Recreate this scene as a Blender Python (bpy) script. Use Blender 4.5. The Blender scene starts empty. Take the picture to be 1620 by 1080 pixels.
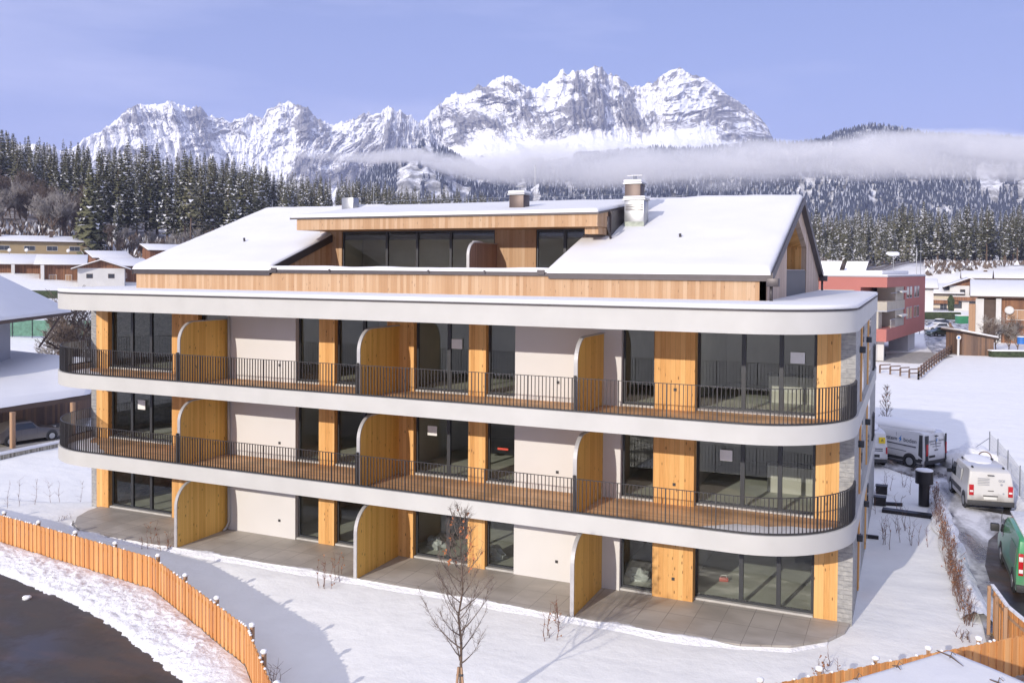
import bpy, bmesh, math, random
import numpy as np
from mathutils import Vector, Matrix
C = bpy.context.scene.collection
SC = bpy.context.scene
R_ = math.radians
# ------------------------------------------------------------------ camera
F, YAW, PIT, ROL, CYP = 1427.43, .417571, .020658, .0073189, 453.764
CAM = Vector((14.6334, -28.0416, 10.4495))
fw = Vector((-math.sin(YAW), math.cos(YAW), 0)); ri = Vector((math.cos(YAW), math.sin(YAW), 0)); up = Vector((0, 0, 1))
f2 = fw*math.cos(PIT) - up*math.sin(PIT); u2 = up*math.cos(PIT) + fw*math.sin(PIT)
r3 = ri*math.cos(ROL) + u2*math.sin(ROL); u3 = u2*math.cos(ROL) - ri*math.sin(ROL)
cd = bpy.data.cameras.new('camera'); cam = bpy.data.objects.new('camera', cd); C.objects.link(cam)
cam.matrix_world = Matrix(((r3.x, u3.x, -f2.x, CAM.x), (r3.y, u3.y, -f2.y, CAM.y), (r3.z, u3.z, -f2.z, CAM.z), (0, 0, 0, 1)))
cd.sensor_width = 36; cd.lens = F/1620*36; cd.shift_y = -(540-CYP)/1620; cd.clip_start = .1; cd.clip_end = 30000
SC.camera = cam
# ------------------------------------------------------------------ sky, sun, exposure
SUN_EL, SUN_AZ = 19.0, 10.0       # light travels towards +Y turned 10 degrees to +X
w = bpy.data.worlds.new('World'); SC.world = w; w.use_nodes = True
nt = w.node_tree; nt.nodes.clear()
sky = nt.nodes.new('ShaderNodeTexSky'); sky.sky_type = 'NISHITA'; sky.sun_disc = False
sky.sun_elevation = R_(SUN_EL); sky.sun_rotation = R_(180+SUN_AZ); sky.altitude = 800; sky.air_density = 1.0; sky.dust_density = .3; sky.ozone_density = 2.0
tint = nt.nodes.new('ShaderNodeMix'); tint.data_type = 'RGBA'; tint.blend_type = 'MULTIPLY'; tint.inputs[0].default_value = 1
tint.inputs[7].default_value = (1.12, .94, 1.12, 1)
tc = nt.nodes.new('ShaderNodeTexCoord'); mp = nt.nodes.new('ShaderNodeMapping'); mp.inputs['Scale'].default_value = (1.2, 1.2, 7)
nz = nt.nodes.new('ShaderNodeTexNoise'); nz.inputs['Scale'].default_value = 2.2; nz.inputs['Detail'].default_value = 5; nz.inputs['Roughness'].default_value = .55
rp = nt.nodes.new('ShaderNodeValToRGB'); rp.color_ramp.elements[0].position = .45; rp.color_ramp.elements[1].position = .8
rp.color_ramp.elements[1].color = (.5, .5, .5, 1)
cl = nt.nodes.new('ShaderNodeMix'); cl.data_type = 'RGBA'; cl.inputs[7].default_value = (6.2, 6.3, 8.2, 1)
bg = nt.nodes.new('ShaderNodeBackground'); bg.inputs[1].default_value = .12; out = nt.nodes.new('ShaderNodeOutputWorld')
L = nt.links.new
L(sky.outputs[0], tint.inputs[6]); L(tc.outputs['Generated'], mp.inputs[0]); L(mp.outputs[0], nz.inputs['Vector'])
L(nz.outputs[0], rp.inputs[0]); 
lav = nt.nodes.new('ShaderNodeMix'); lav.data_type = 'RGBA'; lav.inputs[0].default_value = .62; lav.inputs[7].default_value = (1.6, 2.25, 4.7, 1)
L(tint.outputs[2], lav.inputs[6]); L(rp.outputs[0], cl.inputs[0]); 
# unseen sky behind the viewer and overhead, brightened as added fill light
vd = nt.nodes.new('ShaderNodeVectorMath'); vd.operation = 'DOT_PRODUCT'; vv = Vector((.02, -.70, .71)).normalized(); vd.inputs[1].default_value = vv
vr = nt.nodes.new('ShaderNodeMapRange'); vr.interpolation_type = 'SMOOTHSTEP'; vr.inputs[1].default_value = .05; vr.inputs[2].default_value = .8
fill_sky = nt.nodes.new('ShaderNodeMix'); fill_sky.data_type = 'RGBA'; fill_sky.inputs[7].default_value = (6.6, 6.8, 8.3, 1)
L(tc.outputs['Generated'], vd.inputs[0]); L(vd.outputs['Value'], vr.inputs[0]); L(vr.outputs[0], fill_sky.inputs[0]); L(lav.outputs[2], fill_sky.inputs[6]); L(fill_sky.outputs[2], cl.inputs[6]); L(cl.outputs[2], bg.inputs[0]); L(bg.outputs[0], out.inputs[0])
sd = bpy.data.lights.new('sun', 'SUN'); sun = bpy.data.objects.new('sun', sd); C.objects.link(sun)
sd.energy = 4.8; sd.angle = R_(.5); sd.color = (1, .915, .80)
ldir = Vector((math.sin(R_(SUN_AZ))*math.cos(R_(SUN_EL)), math.cos(R_(SUN_AZ))*math.cos(R_(SUN_EL)), -math.sin(R_(SUN_EL))))
sun.rotation_euler = ldir.to_track_quat('-Z', 'Y').to_euler(); sun.location = (-20, -80, 60)
SC.view_settings.view_transform = 'Standard'; SC.view_settings.look = 'None'; SC.view_settings.gamma = 1
SC.view_settings.exposure = .19
HAZE = .0001
SC.cycles.max_bounces = 8; SC.cycles.diffuse_bounces = 3; SC.cycles.glossy_bounces = 3; SC.cycles.transmission_bounces = 4
SC.cycles.transparent_max_bounces = 24; SC.cycles.volume_bounces = 6; SC.cycles.volume_max_steps = 128; SC.cycles.volume_step_rate = 1
SC.cycles.sample_clamp_indirect = 6; SC.cycles.use_denoising = True; SC.cycles.caustics_reflective = False; SC.cycles.caustics_refractive = False

def at(px, py, X=None, Y=None, Z=None, D=None):
    """point of the world seen at a photo pixel, on the plane X=, Y=, Z= or at depth D"""
    d = f2 + r3*((px-810)/F) + u3*((CYP-py)/F)
    if Y is not None: t = (Y-CAM.y)/d.y
    elif Z is not None: t = (Z-CAM.z)/d.z
    elif X is not None: t = (X-CAM.x)/d.x
    else: t = D
    return CAM + d*t
# ------------------------------------------------------------------ materials
MATS = {}
def newmat(name):
    m = bpy.data.materials.new(name); m.use_nodes = True; n = m.node_tree
    b = n.nodes['Principled BSDF']; MATS[name] = m
    return m, n, b
def N(n, t, **k):
    x = n.nodes.new(t)
    for a, v in k.items():
        if a.startswith('i_'): x.inputs[a[2:].replace('_', ' ')].default_value = v
        else: setattr(x, a, v)
    return x
def math_(n, op, a, b=None, c=None):
    x = n.nodes.new('ShaderNodeMath'); x.operation = op
    for i, v in enumerate((a, b, c)):
        if v is None: continue
        if isinstance(v, (int, float)): x.inputs[i].default_value = v
        else: n.links.new(v, x.inputs[i])
    return x.outputs[0]
def mixc(n, fac, a, b, mode='MIX'):
    x = n.nodes.new('ShaderNodeMix'); x.data_type = 'RGBA'; x.blend_type = mode
    for i, v in ((0, fac), (6, a), (7, b)):
        if isinstance(v, (int, float)): x.inputs[i].default_value = v
        elif isinstance(v, tuple): x.inputs[i].default_value = v if len(v) == 4 else (*v, 1)
        else: n.links.new(v, x.inputs[i])
    return x.outputs[2]
def ramp(n, fac, pts):
    x = n.nodes.new('ShaderNodeValToRGB'); e = x.color_ramp.elements
    while len(e) < len(pts): e.new(.5)
    for el, (p, c) in zip(e, pts): el.position = p; el.color = (*c, 1) if len(c) == 3 else c
    n.links.new(fac, x.inputs[0]); return x.outputs[0]
def coords(n, scale=(1, 1, 1), kind='Object'):
    t = n.nodes.new('ShaderNodeTexCoord'); m = n.nodes.new('ShaderNodeMapping'); m.inputs['Scale'].default_value = scale
    if kind == 'World':
        g = n.nodes.new('ShaderNodeNewGeometry'); n.links.new(g.outputs['Position'], m.inputs[0])
    else: n.links.new(t.outputs[kind], m.inputs[0])
    return m.outputs[0]
def noise(n, vec, scale=5, detail=4, rough=.55, dist=0):
    x = n.nodes.new('ShaderNodeTexNoise'); x.inputs['Scale'].default_value = scale; x.inputs['Detail'].default_value = detail
    x.inputs['Roughness'].default_value = rough; x.inputs['Distortion'].default_value = dist
    n.links.new(vec, x.inputs['Vector']); return x.outputs[0]
def bump(n, b, h, strength=.3, dist=.02):
    x = n.nodes.new('ShaderNodeBump'); x.inputs['Strength'].default_value = strength; x.inputs['Distance'].default_value = dist
    n.links.new(h, x.inputs['Height']); n.links.new(x.outputs[0], b.inputs['Normal'])
def plain(name, col, rough=.6, metal=0, var=.12, vs=3, bs=None, bst=.2, spec=.5):
    m, n, b = newmat(name); v = coords(n, kind='World')
    f = noise(n, v, vs, 5)
    c0 = tuple(x*(1-var) for x in col); c1 = tuple(min(1, x*(1+var)) for x in col)
    n.links.new(ramp(n, f, [(.3, c0), (.7, c1)]), b.inputs['Base Color'])
    b.inputs['Roughness'].default_value = rough; b.inputs['Metallic'].default_value = metal; b.inputs['Specular IOR Level'].default_value = spec
    if bs: bump(n, b, noise(n, v, bs, 4), bst, .01)
    return m
def wood(name, cols, bw=.12, rough=.65, gap=.05, knots=.5, gapcol=(.05, .03, .015), grain=.35, horiz=False, stain=0):
    m, n, b = newmat(name); g = n.nodes.new('ShaderNodeTexCoord'); s = n.nodes.new('ShaderNodeSeparateXYZ'); n.links.new(g.outputs['Object'], s.inputs[0])
    h = math_(n, 'ADD', s.outputs[0], s.outputs[1]); z = s.outputs[2]
    if horiz == 'deck': h, z = s.outputs[1], s.outputs[0]
    elif horiz: h, z = z, h
    q = math_(n, 'DIVIDE', h, bw); i = math_(n, 'FLOOR', q); fr = math_(n, 'FRACT', q)
    wn = n.nodes.new('ShaderNodeTexWhiteNoise'); wn.noise_dimensions = '1D'; n.links.new(i, wn.inputs['W'])
    cb = n.nodes.new('ShaderNodeCombineXYZ'); n.links.new(math_(n, 'MULTIPLY', h, 26), cb.inputs[0]); n.links.new(math_(n, 'MULTIPLY', z, 1.3), cb.inputs[1]); n.links.new(math_(n, 'MULTIPLY', wn.outputs[0], 40), cb.inputs[2])
    gr = noise(n, cb.outputs[0], 1.2, 5, .6, .4)
    f = math_(n, 'ADD', math_(n, 'MULTIPLY', gr, grain*1.6), math_(n, 'MULTIPLY', wn.outputs[0], .55))
    col = ramp(n, f, [(.12, cols[0]), (.45, cols[1]), (.85, cols[2])])
    cb2 = n.nodes.new('ShaderNodeCombineXYZ'); n.links.new(math_(n, 'MULTIPLY', h, 7), cb2.inputs[0]); n.links.new(math_(n, 'MULTIPLY', z, 2.4), cb2.inputs[1]); n.links.new(i, cb2.inputs[2])
    vo = n.nodes.new('ShaderNodeTexVoronoi'); vo.inputs['Scale'].default_value = 1; n.links.new(cb2.outputs[0], vo.inputs['Vector'])
    k = ramp(n, vo.outputs['Distance'], [(.07, (knots,)*3), (.17, (0, 0, 0))])
    col = mixc(n, k, col, tuple(x*.28 for x in cols[0]))
    if stain:
        st = ramp(n, noise(n, coords(n, (1, 1, .6), 'World'), .9, 4), [(.42, (0, 0, 0)), (.7, (stain,)*3)])
        col = mixc(n, st, col, tuple(x*.45 for x in cols[0]))
    gm = ramp(n, fr, [(0, (1, 1, 1)), (gap, (0, 0, 0))])
    col = mixc(n, gm, col, gapcol)
    n.links.new(col, b.inputs['Base Color']); b.inputs['Roughness'].default_value = rough
    hh = math_(n, 'SUBTRACT', math_(n, 'MULTIPLY', gr, .3), gm); bump(n, b, hh, .5, .006)
    return m
def metal(name, col, rough=.4, met=.9): return plain(name, col, rough, met, .06, 4)

def snowmat(name, col=(.87, .87, .88), bs=3., bst=.35, fine=28, dist=.05):
    m, n, b = newmat(name); v = coords(n, kind='World')
    a = noise(n, v, bs, 6, .6); f = noise(n, v, fine, 3, .6)
    n.links.new(ramp(n, a, [(.3, tuple(x*.965 for x in col)), (.7, col)]), b.inputs['Base Color'])
    b.inputs['Roughness'].default_value = .75; b.inputs['Specular IOR Level'].default_value = .25
    bump(n, b, math_(n, 'ADD', a, math_(n, 'MULTIPLY', f, .25)), bst, dist)
    return m
SNOW = snowmat('snow'); ROOFSNOW = snowmat('roof_snow', (.77, .77, .78), .8, .25, 9, .06)
SNOWROUGH = snowmat('rough_snow', (.84, .84, .86), 5, .9, 16, .09)
PLASTER = plain('white_plaster', (.69, .675, .67), .85, 0, .03, .6, 60, .08)
FASCIA = plain('fascia_render', (.53, .52, .495), .8, 0, .05, .9, 40, .05)
FLASH = metal('dark_flashing', (.09, .08, .085), .45, .6)
FRAME = plain('anthracite_frame', (.045, .048, .055), .45, .2, .05)
RAILM = plain('railing_steel', (.06, .058, .062), .5, .4, .1, 9)
ZINC = metal('galvanised_steel', (.36, .37, .39), .35, .8)
ALU = plain('grey_edge_metal', (.46, .45, .45), .5, .2, .1, 3)
FACADE_W = wood('facade_larch', [(.44, .20, .055), (.66, .34, .105), (.80, .46, .17)], .16, knots=.85, gap=.03, grain=.45)
SCREEN_W = wood('screen_spruce', [(.48, .25, .045), (.68, .38, .075), (.80, .48, .12)], .11, knots=.9, gap=.03, grain=.5)
ATTIC_W = wood('attic_cladding', [(.38, .21, .10), (.47, .29, .16), (.55, .38, .24)], .13, knots=.5, gap=.03, grain=.3)
GABLE_W = wood('gable_cladding', [(.34, .25, .18), (.48, .36, .27), (.58, .46, .36)], .14, knots=.3)
FENCE_W = wood('fence_larch', [(.46, .18, .05), (.62, .28, .09), (.72, .38, .15)], .15, knots=.4, gap=.02)
DARKSCREEN = wood('weathered_screen', [(.20, .12, .09), (.27, .17, .13), (.33, .21, .16)], .1, knots=.2)
DECK = wood('deck_boards', [(.50, .27, .12), (.74, .44, .23), (.86, .57, .33)], .14, knots=.2, gap=.08, horiz='deck', stain=.6)
OLDWOOD = wood('dark_chalet_wood', [(.10, .04, .018), (.19, .08, .035), (.28, .13, .06)], .2)
GREYWOOD = wood('weathered_barn_wood', [(.08, .05, .04), (.17, .11, .08), (.26, .15, .09)], .22)
BEAM = wood('timber_beam', [(.30, .17, .09), (.40, .24, .14), (.48, .31, .19)], .4)
CONCRETE = plain('concrete', (.36, .34, .31), .85, 0, .2, 1.2, 25, .3)
INTF = plain('screed_floor', (.62, .62, .54), .8, 0, .15, 1)
INTW = plain('interior_plaster', (.66, .63, .56), .9, 0, .1, 1)
PAPER = plain('white_paper', (.82, .82, .80), .8, 0, .05)
PLASTIC = plain('crumpled_sheet', (.62, .64, .62), .5, 0, .2, 6, 12, .6)
RED = plain('red_plastic', (.55, .06, .03), .5)
def patio_mat():
    m, n, b = newmat('patio_slabs'); v = coords(n, kind='Object')
    br = n.nodes.new('ShaderNodeTexBrick'); br.offset = 0; br.inputs['Scale'].default_value = 1; br.inputs['Brick Width'].default_value = .8; br.inputs['Row Height'].default_value = 1.2
    br.inputs['Mortar Size'].default_value = .008; br.inputs['Color1'].default_value = (.46, .425, .385, 1); br.inputs['Color2'].default_value = (.53, .49, .445, 1); br.inputs['Mortar'].default_value = (.15, .13, .12, 1)
    n.links.new(v, br.inputs['Vector'])
    wet = ramp(n, noise(n, coords(n, (.5, .9, 1)), .9, 5, .6), [(.4, (0, 0, 0)), (.62, (.75,)*3)])
    c = mixc(n, wet, br.outputs[0], (.33, .30, .27)); n.links.new(c, b.inputs['Base Color'])
    n.links.new(ramp(n, wet, [(0, (.75,)*3), (1, (.35,)*3)]), b.inputs['Roughness']); bump(n, b, br.outputs['Fac'], -.3, .01)
    return m
PATIO = patio_mat()
def stone_mat():
    m, n, b = newmat('slate_cladding'); g = n.nodes.new('ShaderNodeTexCoord'); s = n.nodes.new('ShaderNodeSeparateXYZ'); n.links.new(g.outputs['Object'], s.inputs[0])
    cb = n.nodes.new('ShaderNodeCombineXYZ'); n.links.new(math_(n, 'ADD', s.outputs[0], s.outputs[1]), cb.inputs[0]); n.links.new(s.outputs[2], cb.inputs[1])
    br = n.nodes.new('ShaderNodeTexBrick'); br.inputs['Scale'].default_value = 1; br.inputs['Brick Width'].default_value = .55; br.inputs['Row Height'].default_value = .14; br.inputs['Mortar Size'].default_value = .004
    br.inputs['Color1'].default_value = (.27, .27, .27, 1); br.inputs['Color2'].default_value = (.40, .39, .375, 1); br.inputs['Mortar'].default_value = (.16, .16, .16, 1)
    n.links.new(cb.outputs[0], br.inputs['Vector'])
    f = noise(n, coords(n, (1, 1, 2.2)), 6, 6, .65)
    c = mixc(n, .55, br.outputs[0], ramp(n, f, [(.3, (.17, .17, .18)), (.5, (.33, .33, .33)), (.72, (.56, .54, .5))]))
    n.links.new(c, b.inputs['Base Color']); b.inputs['Roughness'].default_value = .7; bump(n, b, math_(n, 'ADD', f, br.outputs['Fac']), .7, .02)
    return m
STONE = stone_mat()
def glass_mat(name, tintc=(.78, .8, .8), refl=1.0, ior=1.6, lo=.04):
    m, n, b = newmat(name); n.nodes.remove(b); o = n.nodes['Material Output']
    t = n.nodes.new('ShaderNodeBsdfTransparent'); t.inputs[0].default_value = (*tintc, 1)
    g = n.nodes.new('ShaderNodeBsdfGlossy'); g.inputs['Roughness'].default_value = .015; g.inputs['Color'].default_value = (refl, refl, refl, 1)
    fr = n.nodes.new('ShaderNodeLayerWeight'); fr.inputs[0].default_value = .5
    bp = n.nodes.new('ShaderNodeBump'); bp.inputs['Strength'].default_value = .05; bp.inputs['Distance'].default_value = .02
    n.links.new(noise(n, coords(n, kind='World'), .5, 1), bp.inputs['Height']); n.links.new(bp.outputs[0], g.inputs['Normal'])
    mx = n.nodes.new('ShaderNodeMixShader'); f = math_(n, 'ADD', math_(n, 'MULTIPLY', math_(n, 'POWER', fr.outputs[1], 4), .9), lo)
    n.links.new(f, mx.inputs[0]); n.links.new(t.outputs[0], mx.inputs[1]); n.links.new(g.outputs[0], mx.inputs[2]); n.links.new(mx.outputs[0], o.inputs[0])
    return m
GLASS = glass_mat('window_glass', (.86, .88, .87), 1, 1.6, .034)
DGLASS = plain('dark_glass', (.03, .035, .045), .08, 0, .1, 1, spec=.8)
# ------------------------------------------------------------------ mesh helpers
class MB:
    def __init__(s): s.v = []; s.f = []; s.m = []
    def add(s, v, f, mi=0):
        o = len(s.v); s.v += [tuple(p) for p in v]; s.f += [tuple(i+o for i in q) for q in f]; s.m += [mi]*len(f); return s
    def box(s, x0, x1, y0, y1, z0, z1, mi=0):
        return s.add([(x0, y0, z0), (x1, y0, z0), (x1, y1, z0), (x0, y1, z0), (x0, y0, z1), (x1, y0, z1), (x1, y1, z1), (x0, y1, z1)],
                     [(0, 3, 2, 1), (4, 5, 6, 7), (0, 1, 5, 4), (1, 2, 6, 5), (2, 3, 7, 6), (3, 0, 4, 7)], mi)
    def prism(s, poly, z0, z1, mi=0, top=True, bottom=True):
        n = len(poly); zz0 = z0 if hasattr(z0, '__len__') else [z0]*n; zz1 = z1 if hasattr(z1, '__len__') else [z1]*n
        v = [(p[0], p[1], zz0[i]) for i, p in enumerate(poly)] + [(p[0], p[1], zz1[i]) for i, p in enumerate(poly)]
        f = [(i, (i+1) % n, n+(i+1) % n, n+i) for i in range(n)]
        if top: f.append(tuple(range(n, 2*n)))
        if bottom: f.append(tuple(range(n-1, -1, -1)))
        return s.add(v, f, mi)
    def extr(s, pts, d, mi=0):
        """planar outline (3D points) pushed along vector d"""
        n = len(pts); d = Vector(d); v = [Vector(p) for p in pts]; v += [p+d for p in v]
        return s.add(v, [(i, (i+1) % n, n+(i+1) % n, n+i) for i in range(n)]+[tuple(range(n-1, -1, -1)), tuple(range(n, 2*n))], mi)
    def tube(s, path, r, k=8, mi=0, cap=True):
        path = [Vector(p) for p in path]; rr = r if hasattr(r, '__len__') else [r]*len(path); v = []; f = []
        for i, p in enumerate(path):
            d = (path[min(i+1, len(path)-1)]-path[max(i-1, 0)]).normalized()
            a = d.cross(Vector((0, 0, 1)) if abs(d.z) < .9 else Vector((1, 0, 0))).normalized(); b = d.cross(a)
            v += [p+(a*math.cos(t*2*math.pi/k)+b*math.sin(t*2*math.pi/k))*rr[i] for t in range(k)]
        for i in range(len(path)-1):
            f += [(i*k+t, i*k+(t+1) % k, (i+1)*k+(t+1) % k, (i+1)*k+t) for t in range(k)]
        if cap: f += [tuple(range(k-1, -1, -1)), tuple(range((len(path)-1)*k, len(path)*k))]
        return s.add(v, f, mi)
    def wall(s, path, z0, z1, t, mi=0):
        """vertical band of thickness t along a 2D path (t>0 to its left)"""
        n = len(path); P = [Vector(p[:2]) for p in path]; O = []
        for i in range(n):
            d = (P[min(i+1, n-1)]-P[max(i-1, 0)]).normalized(); O.append(P[i]+Vector((-d.y, d.x))*t)
        v = []; zz0 = z0 if hasattr(z0, '__len__') else [z0]*n; zz1 = z1 if hasattr(z1, '__len__') else [z1]*n
        for i in range(n): v += [(*P[i], zz0[i]), (*P[i], zz1[i]), (*O[i], zz1[i]), (*O[i], zz0[i])]
        f = []
        for i in range(n-1):
            a = i*4; b = a+4; f += [(a, b, b+1, a+1), (a+1, b+1, b+2, a+2), (a+2, b+2, b+3, a+3), (a+3, b+3, b, a)]
        f += [(0, 1, 2, 3), (n*4-1, n*4-2, n*4-3, n*4-4)]
        return s.add(v, f, mi)
    def blob(s, c, r, seed=0, mi=0, nu=10, nv=6, rough=.18):
        rnd = random.Random(seed); rx, ry, rz = r if hasattr(r, '__len__') else (r, r, r); v = [(c[0], c[1], c[2]+rz)]; f = []
        for j in range(1, nv):
            for i in range(nu):
                t = math.pi*j/nv; a = 2*math.pi*i/nu; k = 1+rnd.uniform(-rough, rough)
                v.append((c[0]+rx*k*math.sin(t)*math.cos(a), c[1]+ry*k*math.sin(t)*math.sin(a), c[2]+rz*k*math.cos(t)))
        v.append((c[0], c[1], c[2]-rz)); e = len(v)-1
        f += [(0, 1+i, 1+(i+1) % nu) for i in range(nu)]
        for j in range(nv-2): f += [(1+j*nu+i, 1+(j+1)*nu+i, 1+(j+1)*nu+(i+1) % nu, 1+j*nu+(i+1) % nu) for i in range(nu)]
        f += [(e, 1+(nv-2)*nu+(i+1) % nu, 1+(nv-2)*nu+i) for i in range(nu)]
        return s.add(v, f, mi)
    def build(s, name, mats, parent=None, smooth=False, bev=0, loc=None, seg=2):
        me = bpy.data.meshes.new(name); me.from_pydata(s.v, [], s.f)
        mats = mats if isinstance(mats, (list, tuple)) else [mats]
        for m in mats: me.materials.append(m)
        if len(mats) > 1: me.polygons.foreach_set('material_index', s.m)
        me.update()
        bm = bmesh.new(); bm.from_mesh(me); bmesh.ops.recalc_face_normals(bm, faces=bm.faces)
        if bev:
            bmesh.ops.remove_doubles(bm, verts=bm.verts, dist=1e-5)
            es = [e for e in bm.edges if len(e.link_faces) == 2 and e.calc_face_angle(0) > .5]
            bmesh.ops.bevel(bm, geom=es, offset=bev, segments=seg, affect='EDGES', profile=.5, clamp_overlap=True)
        bm.to_mesh(me); bm.free()
        if smooth or bev:
            me.polygons.foreach_set('use_smooth', [True]*len(me.polygons))
            if not (smooth is True): me.set_sharp_from_angle(angle=R_(40))
        o = bpy.data.objects.new(name, me); C.objects.link(o)
        if loc is not None: o.location = loc
        if parent is not None: o.parent = parent
        return o
def tag(o, label=None, cat=None, group=None, kind=None):
    if label: o['label'] = label
    if cat: o['category'] = cat
    if group: o['group'] = group
    if kind: o['kind'] = kind
    return o
def thing(name, label, cat, loc=(0, 0, 0), rz=0, group=None):
    o = bpy.data.objects.new(name, None); C.objects.link(o); o.location = loc; o.rotation_euler = (0, 0, rz); o.empty_display_size = .3
    return tag(o, label, cat, group)
def copy_tree(o, parent=None):
    c = o.copy(); C.objects.link(c)
    if parent is not None: c.parent = parent
    for ch in list(o.children): copy_tree(ch, c)
    return c
def npmesh(name, V, Q, mats, mi=None, smooth=True):
    """mesh from numpy arrays: V (n,3), Q (m,3 or 4)"""
    me = bpy.data.meshes.new(name); k = Q.shape[1]
    me.vertices.add(len(V)); me.vertices.foreach_set('co', np.ascontiguousarray(V, np.float32).ravel())
    me.loops.add(Q.size); me.loops.foreach_set('vertex_index', np.ascontiguousarray(Q, np.int32).ravel())
    me.polygons.add(len(Q)); me.polygons.foreach_set('loop_start', np.arange(0, Q.size, k, dtype=np.int32)); me.polygons.foreach_set('loop_total', np.full(len(Q), k, np.int32))
    for m in mats: me.materials.append(m)
    if mi is not None: me.polygons.foreach_set('material_index', np.ascontiguousarray(mi, np.int32))
    me.polygons.foreach_set('use_smooth', np.full(len(Q), smooth, bool))
    me.update(calc_edges=True); me.validate()
    o = bpy.data.objects.new(name, me); C.objects.link(o); return o
def gridq(nx, ny):
    i = np.arange(nx-1)[:, None]; j = np.arange(ny-1)[None]; a = (i*ny+j).ravel()
    return np.stack([a, a+ny, a+ny+1, a+1], -1)
# fractal noise in numpy
def _h(ix, iy, s):
    h = (ix.astype(np.int64)*374761393 + iy.astype(np.int64)*668265263 + s*1274126177) & 0xffffffff
    h = ((h ^ (h >> 13))*1274126177) & 0xffffffff; h = h ^ (h >> 16)
    return (h & 0xffff)/65535.0
def vn(x, y, s=0):
    ix = np.floor(x); iy = np.floor(y); fx = x-ix; fy = y-iy; u = fx*fx*fx*(fx*(fx*6-15)+10); v = fy*fy*fy*(fy*(fy*6-15)+10)
    a = _h(ix, iy, s); b = _h(ix+1, iy, s); c = _h(ix, iy+1, s); d = _h(ix+1, iy+1, s)
    return (a*(1-u)+b*u)*(1-v)+(c*(1-u)+d*u)*v
def fbm(x, y, o=5, s=0, g=.5, l=2.03):
    t = 0; a = 1; n = 0
    for k in range(o): t = t+a*(vn(x, y, s+k*17)*2-1); n += a; a *= g; x = x*l+11.3; y = y*l+5.7
    return t/n
def ridged(x, y, o=5, s=0, g=.5, l=2.1):
    t = 0; a = 1; n = 0
    for k in range(o): t = t+a*(1-np.abs(vn(x, y, s+k*31)*2-1))**1.5; n += a; a *= g; x = x*l+3.1; y = y*l+7.9
    return t/n
# ------------------------------------------------------------------ ground
def smooth(a, b, x):
    t = np.clip((x-a)/(b-a), 0, 1); return t*t*(3-2*t)
TX = np.array([-900, 0, 300, 500, 700, 900, 1100, 1300, 1450, 1620, 2600.])
TR = np.array([0, 60, 120, 200, 250, 270, 300, 350, 420, 470, 500, 600, 700, 900, 1500.])
TZ = np.array([
 [0, 0, .8, 4, 10.5, 12, 15.5, 24, 40, 44, 45, 45, 42, 30, 20],
 [0, 0, .8, 4, 10.5, 12, 15.5, 24, 38, 42, 44, 45, 42, 30, 20],
 [0, 0, .5, 3.6, 8, 9.5, 14, 22, 34, 38, 40, 42, 40, 30, 20],
 [0, 0, 0, 3, 6, 7, 10, 15, 26, 32, 38, 42, 38, 30, 20],
 [0, 0, 0, 2, 4, 5, 7, 11, 20, 26, 31, 38, 36, 28, 20],
 [0, 0, 0, 0, 1, 2, 4, 7, 12, 16, 20, 31, 33, 26, 20],
 [0, 0, 0, 0, 0, 0, 2, 5, 9, 11, 13, 18, 20, 20, 15],
 [0, 0, 0, 0, 0, 0, 1, 4, 9, 13, 15, 17, 17, 15, 12],
 [0, 0, 0, 0, .5, 3, 12, 13, 14, 15, 16, 17, 17, 15, 12],
 [0, 0, 0, 0, .5, 4, 12, 13, 14, 15, 16, 17, 17, 15, 12],
 [0, 0, 0, 0, 0, 1, 5, 8, 10, 12, 14, 16, 16, 15, 12.]])
FPX = [(-30.0, -2.6), (-17.85, -4.1), (-8.5, -5.45), (-1.75, -8.75), (1.05, -11.2), (3.2, -14.0)]
def fence_y(x): return np.interp(x, [p[0] for p in FPX], [p[1] for p in FPX])
def ground_z(x, y):
    x = np.asarray(x, float); y = np.asarray(y, float)
    dx = x-CAM.x; dy = y-CAM.y; dep = dx*fw.x+dy*fw.y; lat = dx*ri.x+dy*ri.y; r = np.hypot(dx, dy)
    az = np.degrees(np.arctan2(lat, dep))
    px = np.clip(810+F*np.tan(np.radians(np.clip(az, -50, 50))), -900, 2600)
    ix = np.clip(np.searchsorted(TX, px)-1, 0, len(TX)-2); tx = (px-TX[ix])/(TX[ix+1]-TX[ix]); tx = tx*tx*(3-2*tx)
    rr = np.clip(r, 0, 1499); jr = np.clip(np.searchsorted(TR, rr)-1, 0, len(TR)-2); tr = (rr-TR[jr])/(TR[jr+1]-TR[jr])
    z = (TZ[ix, jr]*(1-tr)+TZ[ix, jr+1]*tr)*(1-tx)+(TZ[ix+1, jr]*(1-tr)+TZ[ix+1, jr+1]*tr)*tx
    side = smooth(40, 75, np.abs(az)); back = smooth(120, 700, r)*(30+45*vn(az/14., r*0, 5))
    z = z*(1-side)+back*side
    z = z+fbm(x/60, y/60, 3, 3)*1.2*smooth(240, 330, r)+fbm(x/9, y/9, 4, 8)*.10*smooth(45, 120, r)+fbm(x/1.7, y/1.7, 3, 21)*.03
    z = z-.07
    # garden falls gently to the fence, the road beyond lies lower
    fy = fence_y(x); s = np.clip((-3.3-y)/np.maximum(.3, -3.3-fy), 0, 1)*(x < 4)
    z = z-.38*s*smooth(3.5, 0, x)
    low = smooth(.0, -.5, y-fy)*(x < 3.2)*(x > -60); z = np.where(low > 0, z*(1-low)+(-.62+fbm(x/2, y/2, 3, 2)*.02)*low, z)
    # hollow west of the building
    hol = smooth(-17.2, -21.5, x)*smooth(.0, 2.5, y-(.2+(x+21.5)*.35)-.6*np.sin(x*.4))*smooth(150, 95, r)
    z = z-1.65*hol
    return z
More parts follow.
